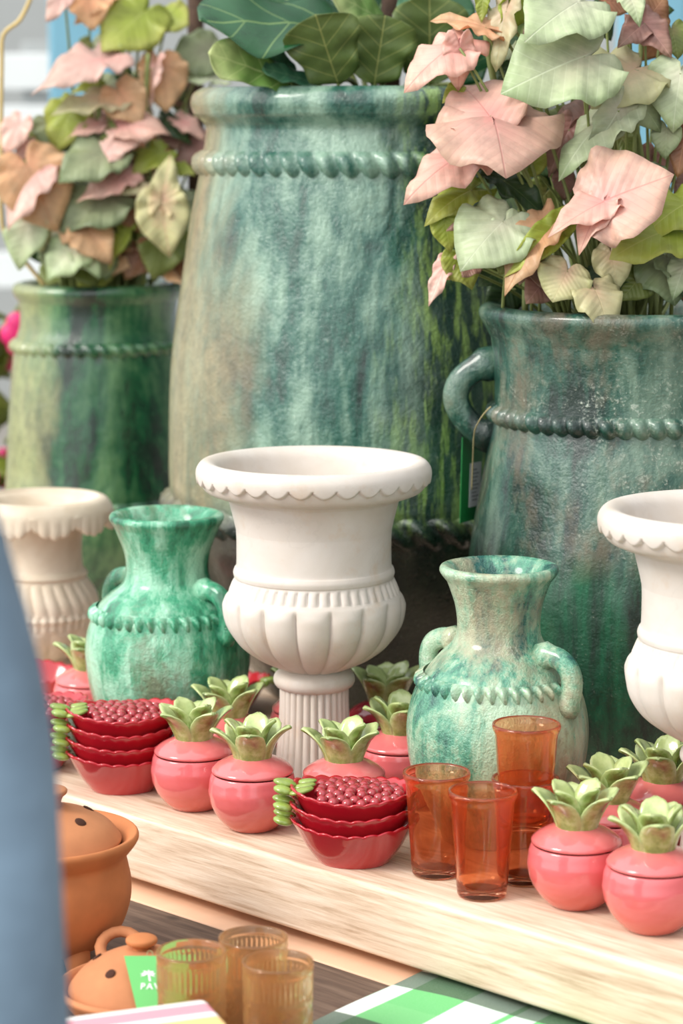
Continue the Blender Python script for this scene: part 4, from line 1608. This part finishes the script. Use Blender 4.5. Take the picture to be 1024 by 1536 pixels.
for i in range(9):      # short leaves hanging near the rim
    px, py = 762 + 33 * i + rnd.uniform(-10, 10), rnd.uniform(385, 425)
    A = P(px, py, RY - .12 + rnd.uniform(-.02, .03))
    T = P(px + rnd.uniform(-30, 30), py + rnd.uniform(22, 40), RY - .14)
    add_leaf(rp, A, T, (rnd.uniform(-.4, .4), -1, .4), L[rnd.choice(['dark', 'olive', 'dusk', 'mauve', 'olive'])], 1.1, .1, .2, .08, 140 + i, 'heart', Vector((A.x, RY - .06, rim_r - .022)))
# main climbing stems
for pts in ([(453, 1140), (450, 650), (400, 540), (365, 400), (330, 250), (308, 100)], [(700, 1130), (680, 900), (665, 600), (670, 420), (668, 220)], [(930, 1130), (900, 800), (860, 500), (800, 260), (840, 120)]):
    bm = bmesh.new()
    P3 = [P(*rpx(p), RY - 0.035 + 0.01 * k) - rp.location for k, p in enumerate(pts)]
    P3[0].z = -0.024
    tube(bm, catmull([tuple(p) for p in P3], 5), 0.0042, 8)
    obj('stem', bm, M['stalk'], rp)

# --- left plant.  crop frame: x / 3.012
rim_l = H + slope(424) * LY
lp_ = plant('arrowhead_plant', 'bushy arrowhead plant with blush and lime leaves in the jar at the far left', (LX, LY), rim_l, 0.1, 'arrowhead plants')


def lpx(c):
    return c[0] / 3.012, c[1] / 3.012


LL = [
    ((450, 270), (128, 350), -.10, -.14, (-.1, -.7, .9), 'blush', .9, .1, .25, 'arrow'),
    ((640, 60), (458, 222), -.06, -.10, (-.2, -1, .3), 'lime', 1.2, .05, .1, 'heart'),
    ((590, 130), (690, 225), -.05, -.07, (.1, -1, .3), 'lime', 1.2, .05, .1, 'heart'),
    ((760, 70), (850, 110), -.05, -.07, (.2, -1, .3), 'lime', 1.5, .05, .1, 'heart'),
    ((490, 450), (235, 460), -.10, -.13, (0, -.7, .9), 'cream', .8, .1, .2, 'arrow'),
    ((320, 500), (235, 675), -.08, -.10, (-.3, -1, .4), 'lime', 1.15, .1, .2, 'heart'),
    ((460, 560), (288, 596), -.10, -.13, (0, -.6, .9), 'pink', .7, .1, .2, 'arrow'),
    ((540, 420), (640, 555), -.10, -.12, (.1, -1, .3), 'peach', 1.2, .1, .1, 'heart'),
    ((560, 560), (750, 560), -.11, -.14, (0, -.75, .8), 'pink', .95, .05, .25, 'heart'),
    ((820, 545), (930, 600), -.06, -.08, (.2, -.8, .7), 'pink', .9, .1, .3, 'arrow'),
    ((470, 690), (262, 790), -.13, -.17, (-.1, -.9, .6), 'dusk', 1.3, .12, .15, 'arrow'),
    ((470, 690), (640, 610), -.13, -.14, (.1, -.9, .6), 'blush', .8, .1, .15, 'arrow'),
    ((500, 660), (500, 530), -.12, -.11, (0, -1, .4), 'olive', .8, .1, .1, 'arrow'),
    ((130, 760), (250, 1020), -.13, -.17, (.1, -1, .4), 'peach', 1.15, .1, .25, 'heart'),
    ((160, 800), (0, 1000), -.14, -.18, (-.5, -.8, .6), 'blush', .9, -.1, .2, 'arrow'),
    ((545, 805), (340, 880), -.13, -.16, (0, -.8, .8), 'pink', .8, .1, .2, 'arrow'),
    ((490, 890), (262, 1000), -.12, -.16, (0, -.9, .7), 'dusk', 1.1, .1, .2, 'heart'),
    ((728, 920), (765, 1155), -.15, -.17, (0, -1, .3), 'heart', 1.0, .1, .1, 'heart'),
    ((735, 900), (772, 690), -.15, -.13, (.15, -1, .3), 'heart', .75, .1, .1, 'arrow'),
    ((560, 860), (638, 1045), -.11, -.13, (.1, -1, .3), 'brown', 1.1, .1, .2, 'heart'),
    ((730, 690), (598, 755), -.10, -.13, (0, -.8, .7), 'lime', 1.0, .1, .2, 'heart'),
    ((700, 860), (530, 840), -.13, -.15, (0, -.7, .8), 'cream', .6, .1, .2, 'arrow'),
    ((940, 230), (755, 300), -.03, -.05, (0, -1, .4), 'dusk', 1.1, .1, .1, 'heart'),
    ((970, 350), (790, 330), -.04, -.06, (0, -.7, .7), 'mint', .6, .1, .2, 'arrow'),
    ((730, 300), (760, 500), -.07, -.09, (.3, -1, .2), 'peach', 1.1, .15, .15, 'heart'),
    ((690, 310), (640, 500), -.08, -.09, (-.6, -1, .2), 'blush', .7, .2, .15, 'arrow'),
    ((340, 1120), (205, 1235), -.14, -.17, (-.2, -.9, .6), 'pale', 1.2, .1, .2, 'heart'),
    ((360, 1130), (450, 1230), -.14, -.17, (.2, -.9, .6), 'pale', 1.0, .1, .2, 'arrow'),
    ((390, 1040), (500, 1165), -.14, -.17, (.1, -.9, .5), 'peach', 1.1, .1, .2, 'heart'),
    ((330, 1020), (280, 1090), -.13, -.15, (-.1, -.9, .5), 'peach', 1.3, .1, .2, 'heart'),
    ((750, 1060), (690, 1255), -.11, -.14, (.1, -1, .3), 'olive', 1.1, .1, .15, 'heart'),
    ((130, 1010), (60, 1205), -.13, -.15, (-.3, -1, .3), 'pale', 1.0, .1, .2, 'heart'),
    ((85, 560), (15, 690), -.10, -.12, (-.2, -1, .3), 'blush', .9, .1, .15, 'heart'),
    ((120, 650), (70, 740), -.09, -.11, (.1, -1, .3), 'blush', .7, .1, .2, 'arrow'),
    ((180, 590), (240, 740), -.05, -.07, (.1, -1, .3), 'olive', 1.4, .1, .2, 'heart'),
    ((100, 700), (180, 750), -.05, -.07, (.1, -1, .3), 'olive', 1.4, .1, .2, 'heart'),
    ((290, -20), (205, 95), -.09, -.11, (-.2, -1, .3), 'blush', .85, .1, .1, 'arrow'),
    ((400, -10), (420, 120), -.06, -.09, (.1, -.9, .4), 'peach', 1.2, .1, .2, 'heart'),
    ((470, -10), (330, 85), -.06, -.08, (-.1, -.9, .4), 'peach', .7, .1, .2, 'arrow'),
    ((770, 600), (800, 670), -.05, -.07, (.1, -1, .3), 'mauve', 1.2, .1, .2, 'heart'),
    ((750, 550), (860, 630), -.06, -.08, (.2, -1, .4), 'dark', .8, .1, .2, 'arrow'),
    ((915, 640), (780, 740), -.05, -.08, (0, -.9, .6), 'mauve', .9, .1, .2, 'arrow'),
    ((800, 760), (872, 775), -.09, -.11, (.1, -.9, .6), 'lime', 1.0, .1, .2, 'arrow'),
    ((620, 760), (560, 820), -.07, -.08, (.1, -.9, .4), 'mauve', 1.3, .1, .2, 'heart'),
    ((440, 390), (330, 395), -.06, -.08, (0, -.8, .7), 'lime', .9, .1, .2, 'arrow'),
    ((520, 400), (500, 350), -.06, -.05, (0, -1, .4), 'mint', 1.5, .1, .2, 'heart'),
    ((560, 1050), (470, 1200), -.12, -.14, (-.4, -.9, .4), 'lime', .6, .1, .2, 'arrow'),
    ((560, 1000), (600, 1150), -.08, -.10, (.2, -.9, .4), 'olive', 1.2, .1, .2, 'heart'),
    ((400, 190), (350, 215), -.04, -.05, (0, -.9, .5), 'olive', 1.2, .1, .2, 'heart'),
    ((450, 180), (420, 230), -.04, -.05, (0, -.9, .5), 'mint', .9, .1, .2, 'arrow'),
]
for i, (a, tt, da, dt, nrm, mt, w, fo, dr, kd) in enumerate(LL):
    A = P(*lpx(a), LY + da)
    T = P(*lpx(tt), LY + dt)
    rt = Vector((LX + (A.x - LX) * 0.35 + rnd.uniform(-.02, .02), LY + rnd.uniform(-.08, .05), rim_l - 0.022))
    add_leaf(lp_, A, T, nrm, L[mt], w, fo, dr * 1.3, 0.095, 200 + i, kd, rt, stalk_r=.0026)
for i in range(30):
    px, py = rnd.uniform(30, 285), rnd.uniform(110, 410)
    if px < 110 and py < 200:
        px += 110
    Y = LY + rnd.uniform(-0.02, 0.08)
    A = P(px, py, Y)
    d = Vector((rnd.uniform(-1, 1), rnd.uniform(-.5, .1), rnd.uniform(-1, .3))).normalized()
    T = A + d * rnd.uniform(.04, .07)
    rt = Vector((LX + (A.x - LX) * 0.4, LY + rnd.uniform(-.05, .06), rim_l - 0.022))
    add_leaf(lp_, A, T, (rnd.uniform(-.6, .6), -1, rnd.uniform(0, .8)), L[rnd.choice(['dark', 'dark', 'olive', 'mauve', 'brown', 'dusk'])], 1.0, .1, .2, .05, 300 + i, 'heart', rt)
for pts, mt in (([(210, 1300), (60, 1110), (10, 1010), (5, 700), (8, 300), (15, 160), (90, 90), (140, -10)], 'vine'), ([(450, 1290), (520, 1000), (545, 700), (570, 320), (540, 200)], 'stalk'),
                ([(650, 1290), (680, 900), (660, 500), (670, 240)], 'stalk')):
    bm = bmesh.new()
    P3 = [P(*lpx(p), LY - 0.11 + (0.02 if k else 0.03)) - lp_.location for k, p in enumerate(pts)]
    tube(bm, catmull([tuple(p) for p in P3], 5), 0.0036, 8)
    obj('stem', bm, M[mt], lp_)
for i in range(16):
    px, py = 42 + 15 * i + rnd.uniform(-8, 8), rnd.uniform(330, 395)
    A = P(px, py, LY - .10 + rnd.uniform(-.02, .03))
    T = P(px + rnd.uniform(-30, 30), py + rnd.uniform(25, 45), LY - .12)
    add_leaf(lp_, A, T, (rnd.uniform(-.4, .4), -1, .4), L[rnd.choice(['pale', 'olive', 'dusk', 'peach', 'cream', 'lime', 'brown'])], 1.2, .1, .2, .08, 340 + i, 'heart', Vector((A.x * .5 + LX * .5, LY - .04, rim_l - .022)))
for i in range(16):      # second layer filling the bush
    px, py = rnd.uniform(70, 270), rnd.uniform(150, 330)
    A = P(px, py, LY - .05 + rnd.uniform(-.02, .03))
    T = P(px + rnd.uniform(-40, 40), py + rnd.uniform(15, 55), LY - .08)
    add_leaf(lp_, A, T, (rnd.uniform(-.4, .4), -1, .5), L[rnd.choice(['olive', 'dusk', 'peach', 'cream', 'lime', 'mauve'])], 1.2, .1, .25, .08, 370 + i, 'heart', Vector((A.x * .5 + LX * .5, LY, rim_l - .022)))
# brown climbing pole of the left plant
pa = P(292, 40, LY + 0.03)
bm = bmesh.new()
tube(bm, [(pa.x - LX, pa.y - LY - 0.0, -0.023), (pa.x - LX, pa.y - LY, 0.3), (pa.x - LX + 0.004, pa.y - LY, 0.62)], 0.0135, 12)
po = obj('climbing_pole', bm, M['bark'], lp_)

# --- fiddle leaf fig in the tall jar.  crop frame: 260 + x / 2.327
rim_b = H + slope(134) * JY
fg = plant('fiddle_leaf_fig', 'fiddle leaf fig with broad veined leaves in the tall middle jar', (JX, JY), rim_b, 0.19)


def fpx(c):
    return 260 + c[0] / 2.327, c[1] / 2.327


FL = [
    ((780, 110), (100, 42), -.10, -.22, (.05, -.55, .9), 'figdark', .62, .05, .05, .07),
    ((575, 320), (495, 60), -.22, -.26, (-.15, -1, .05), 'figolive', 1.05, .1, .1, .09),
    ((700, 320), (740, 58), -.20, -.22, (.1, -1, .05), 'figolive', 1.05, .1, .1, .09),
    ((410, 325), (135, 172), -.20, -.24, (-.1, -.85, .6), 'figlight', .55, .1, .1, .06),
    ((420, 300), (225, 105), -.15, -.18, (-.1, -.9, .5), 'figblue', .6, .1, .1, .05),
    ((890, 320), (900, -10), -.14, -.16, (.2, -1, .1), 'figolive', .9, .1, .1, .07),
    ((740, 80), (560, -40), -.12, -.16, (0, -.7, .7), 'figlight', .8, .1, .1, .06),
    ((500, 320), (320, 225), -.19, -.22, (0, -.7, .8), 'figblue', .5, .1, .1, .05),
    ((1000, 70), (790, 10), -.10, -.14, (0, -.8, .6), 'figblue', .7, .1, .1, .06),
    ((1010, 330), (1060, 90), -.12, -.13, (.1, -1, .2), 'figdark', .9, .1, .1, .06),
    ((560, 120), (300, -80), -.02, .0, (-.1, -1, .4), 'figdark', .8, .1, .1, .06),
    ((820, 130), (1000, -60), .0, .02, (.1, -1, .4), 'figdark', .9, .1, .1, .06),
    ((1150, 320), (1230, 80), -.08, -.08, (.2, -1, .2), 'figolive', .9, .1, .1, .06),
    ((640, 200), (760, -70), .02, .04, (0, -1, .3), 'figdark', .9, .1, .1, .06),
]
for i, (a, tt, da, dt, nrm, mt, w, fo, dr, rp_) in enumerate(FL):
    A = P(*fpx(a), JY + da)
    T = P(*fpx(tt), JY + dt)
    if A.z < rim_b + 0.004:
        A.z = rim_b + 0.004
    rt = Vector((JX + (A.x - JX) * 0.3, JY + (A.y - JY) * 0.3, rim_b - 0.02))
    add_leaf(fg, A, T, nrm, L[mt], w, fo, dr, rp_, 400 + i, 'fig', rt, stalk_r=.004)
bm = bmesh.new()
tube(bm, [(0.02, 0, -0.022), (0.025, 0.01, 0.15), (0.02, 0.02, 0.4), (0.03, 0.02, 0.6)], [0.016, 0.014, 0.012, 0.008], 12)
obj('trunk', bm, M['bark'], fg)

# --- pink flowers in a pot behind the left jar
fx = P(-12, 600, 4.9).x
fl = thing('potted_flowers', 'hot pink flowers in a dark pot, blurred at the left edge behind the left jar', 'flowers', (fx, 4.9, FLOOR))
bm = bmesh.new()
lathe(bm, catmull([(0.12, 0.0), (0.14, 0.06), (0.17, 0.35), (0.185, 0.72), (0.195, 0.74), (0.18, 0.75), (0.16, 0.7)], 4), 48, cap0=True, cap1=True)
obj('flower_pot', bm, M['darkgrey'], fl)
bm = bmesh.new()
for k in range(60):
    a = rnd.uniform(0, 2 * PI)
    rr = rnd.uniform(0, .17)
    ellipsoid(bm, (rr * math.cos(a), rr * math.sin(a), rnd.uniform(.76, 1.2)), (.045, .045, .007), 8, 5, Matrix.Rotation(rnd.uniform(0, 6), 3, 'Z') @ Matrix.Rotation(rnd.uniform(.3, 1.3), 3, 'X'))
obj('foliage', bm, M['bush'], fl)
for k in range(16):
    bm = bmesh.new()
    a = -2.2 + 4.4 * (k % 8) / 7 - 0.7
    zc = .82 + .26 * (k // 8) + .03 * (k % 3) + (0.0 if k < 8 else 0.02)
    c = Vector((.165 * math.cos(a), .165 * math.sin(a), zc))
    for q in range(6):
        b = 2 * PI * q / 6
        ellipsoid(bm, c + Vector((.024 * math.cos(b), -.008, .024 * math.sin(b))), (.024, .012, .024), 10, 6)
    ellipsoid(bm, c + Vector((0, -.014, 0)), (.014, .012, .014), 8, 6)
    obj('blossom', bm, M['pink_fl'], fl)

# ------------------------------------------------------------------ shopper at the left
def skin_mesh(name, verts, edges, radii, mat, parent=None, root=0, sub=2):
    me = bpy.data.meshes.new(name)
    me.from_pydata(verts, edges, [])
    o = link(name, me, mat, parent)
    o.modifiers.new('skin', 'SKIN')
    sv = me.skin_vertices[0].data
    for i, r in enumerate(radii):
        sv[i].radius = r if isinstance(r, tuple) else (r, r)
        sv[i].use_root = (i == root)
    s = o.modifiers.new('smooth', 'SUBSURF')
    s.levels = s.render_levels = sub
    dg = bpy.context.evaluated_depsgraph_get()
    ev = o.evaluated_get(dg)
    m2 = bpy.data.meshes.new_from_object(ev)
    for p in m2.polygons:
        p.use_smooth = True
    o.modifiers.clear()
    o.data = m2
    m2.name = name
    if not m2.materials:
        m2.materials.append(mat)
    return o


# heights are above the ground; the figure faces +y (towards the shelf)
pe = thing('person', 'person in a blue denim shirt seen from behind, blurred close up at the left edge', 'person', (-0.436, 1.50, FLOOR))
V, Ed, Rr = [], [], []


def addv(p, r, prev=None):
    V.append(p)
    Rr.append(r)
    if prev is not None:
        Ed.append((prev, len(V) - 1))
    return len(V) - 1


pel = addv((0, 0, .90), (.135, .10))
wa = addv((0, 0, 1.05), (.115, .085), pel)
ch = addv((0, 0, 1.22), (.135, .095), wa)
sh = addv((0, -.005, 1.345), (.10, .07), ch)
nk = addv((0, 0, 1.42), (.048, .05), sh)
h0 = addv((0, .012, 1.49), (.062, .075), nk)
h1 = addv((0, .014, 1.56), (.072, .088), h0)
h2 = addv((0, .008, 1.62), (.062, .078), h1)
nose = addv((0, .098, 1.535), (.011, .012), h1)
for sx in (-1, 1):
    ear = addv((sx * .078, .0, 1.535), (.010, .016), h1)
    s1 = addv((sx * .165, -.005, 1.335), .052, sh)
    s2 = addv((sx * .205, -.012, 1.20), .043, s1)
    el = addv((sx * .215, -.02, 1.05), .036, s2)
    fo = addv((sx * .222, .01, .93), .032, el)
    wr = addv((sx * .226, .035, .82), .024, fo)
    pm = addv((sx * .226, .045, .765), (.020, .036), wr)
    for k, ln in enumerate((.066, .078, .074, .058)):
        y = .072 - k * .020
        f1 = addv((sx * .226, y, .728), .0095, pm)
        f2 = addv((sx * .222, y + .006, .728 - ln * .55), .0085, f1)
        addv((sx * .214, y + .008, .728 - ln), .0070, f2)
    t1 = addv((sx * .218, .082, .762), .0105, pm)
    t2 = addv((sx * .214, .100, .735), .0095, t1)
    addv((sx * .212, .106, .710), .0078, t2)
    hp = addv((sx * .085, 0, .84), .088, pel)
    kn = addv((sx * .095, .015, .47), .056, hp)
    cf = addv((sx * .098, -.005, .30), .052, kn)
    an = addv((sx * .10, -.01, .085), .036, cf)
    ft = addv((sx * .105, .05, .045), .036, an)
    addv((sx * .11, .13, .035), .030, ft)
body = skin_mesh('body', V, Ed, Rr, M['skin'], pe)
# shirt
V, Ed, Rr = [], [], []
a0 = addv((0, 0, .82), (.178, .138))
a1 = addv((0, 0, .93), (.166, .128), a0)
a2 = addv((0, 0, 1.08), (.142, .105), a1)
a3 = addv((0, 0, 1.22), (.158, .112), a2)
a4 = addv((0, -.005, 1.345), (.115, .085), a3)
a5 = addv((0, 0, 1.405), (.062, .062), a4)
for sx in (-1, 1):
    b1 = addv((sx * .165, -.005, 1.332), .068, a4)
    b2 = addv((sx * .200, -.010, 1.21), .060, b1)
    b3 = addv((sx * .211, -.018, 1.06), .053, b2)
    b4 = addv((sx * .216, .008, .94), .049, b3)
    addv((sx * .220, .030, .85), .043, b4)
skin_mesh('denim_shirt', V, Ed, Rr, M['denim'], pe)
V, Ed, Rr = [], [], []
a9 = addv((0, 0, 1.0), (.125, .095))
a0 = addv((0, 0, .90), (.146, .108), a9)
for sx in (-1, 1):
    b1 = addv((sx * .085, 0, .82), .100, a0)
    b2 = addv((sx * .095, .013, .47), .076, b1)
    b3 = addv((sx * .098, -.002, .28), .068, b2)
    addv((sx * .10, -.008, .085), .062, b3)
skin_mesh('trousers', V, Ed, Rr, M['trouser'], pe)
for sx in (-1, 1):
    V, Ed, Rr = [], [], []
    c0 = addv((sx * .10, -.045, .042), (.042, .042))
    c1 = addv((sx * .105, .05, .044), (.046, .044), c0)
    addv((sx * .112, .15, .038), (.042, .038), c1)
    skin_mesh('shoe', V, Ed, Rr, M['shoe'], pe)
bm = bmesh.new()
ellipsoid(bm, (0, -.018, 1.585), (.092, .098, .098), 28, 18)
ellipsoid(bm, (0, -.075, 1.50), (.066, .05, .12), 20, 14)
obj('hair', bm, M['hair'], pe)
for sx in (-1, 1):
    bm = bmesh.new()
    ellipsoid(bm, (sx * .030, .084, 1.56), (.012, .008, .0075), 12, 8)
    obj('eye', bm, M['shoe'], pe)
bm = bmesh.new()
ellipsoid(bm, (0, .085, 1.492), (.024, .008, .007), 14, 8)
obj('mouth', bm, M['pom'], pe)

# ------------------------------------------------------------------ light
W = bpy.data.worlds.new('world')
SC.world = W
W.use_nodes = True
nt = W.node_tree
bg = nt.nodes['Background']
tc = nt.nodes.new('ShaderNodeTexCoord')


def wdot(v):
    nd = nt.nodes.new('ShaderNodeVectorMath')
    nd.operation = 'DOT_PRODUCT'
    nt.links.new(tc.outputs['Generated'], nd.inputs[0])
    nd.inputs[1].default_value = Vector(v).normalized()
    return nd.outputs['Value']


def wramp(fac, stops):
    mr = nt.nodes.new('ShaderNodeMapRange')
    mr.inputs['From Min'].default_value = -1
    nt.links.new(fac, mr.inputs['Value'])
    nd = nt.nodes.new('ShaderNodeValToRGB')
    cr = nd.color_ramp
    while len(cr.elements) < len(stops):
        cr.elements.new(0.5)
    for e, (p, c) in zip(cr.elements, stops):
        e.position = p
        e.color = tuple(c) + (1,)
    nt.links.new(mr.outputs['Result'], nd.inputs['Fac'])
    return nd.outputs['Color']


sky = wramp(wdot((-0.62, -0.42, 0.66)), [(0.0, (.06, .06, .06)), (0.40, (.15, .15, .15)), (0.6, (.42, .44, .46)), (0.80, (1.0, 1.02, 1.04)), (1.0, (1.35, 1.34, 1.3))])
nt.links.new(sky, bg.inputs['Color'])
bg.inputs['Strength'].default_value = 1.25
sd = bpy.data.lights.new('sun', 'SUN')
sd.energy = 1.9
sd.angle = 0.35
sd.color = (1.0, 0.95, 0.88)
so = bpy.data.objects.new('sun', sd)
COL.objects.link(so)
so.rotation_euler = Vector((-0.8, -0.34, 0.72)).to_track_quat('Z', 'Y').to_euler()
so.location = (-2, -1, 4)

vs = SC.view_settings
SC.display_settings.display_device = 'sRGB'
vs.view_transform = 'Standard'
vs.look = 'None'
vs.exposure = 0.42
vs.gamma = 1.0
vs.use_curve_mapping = False
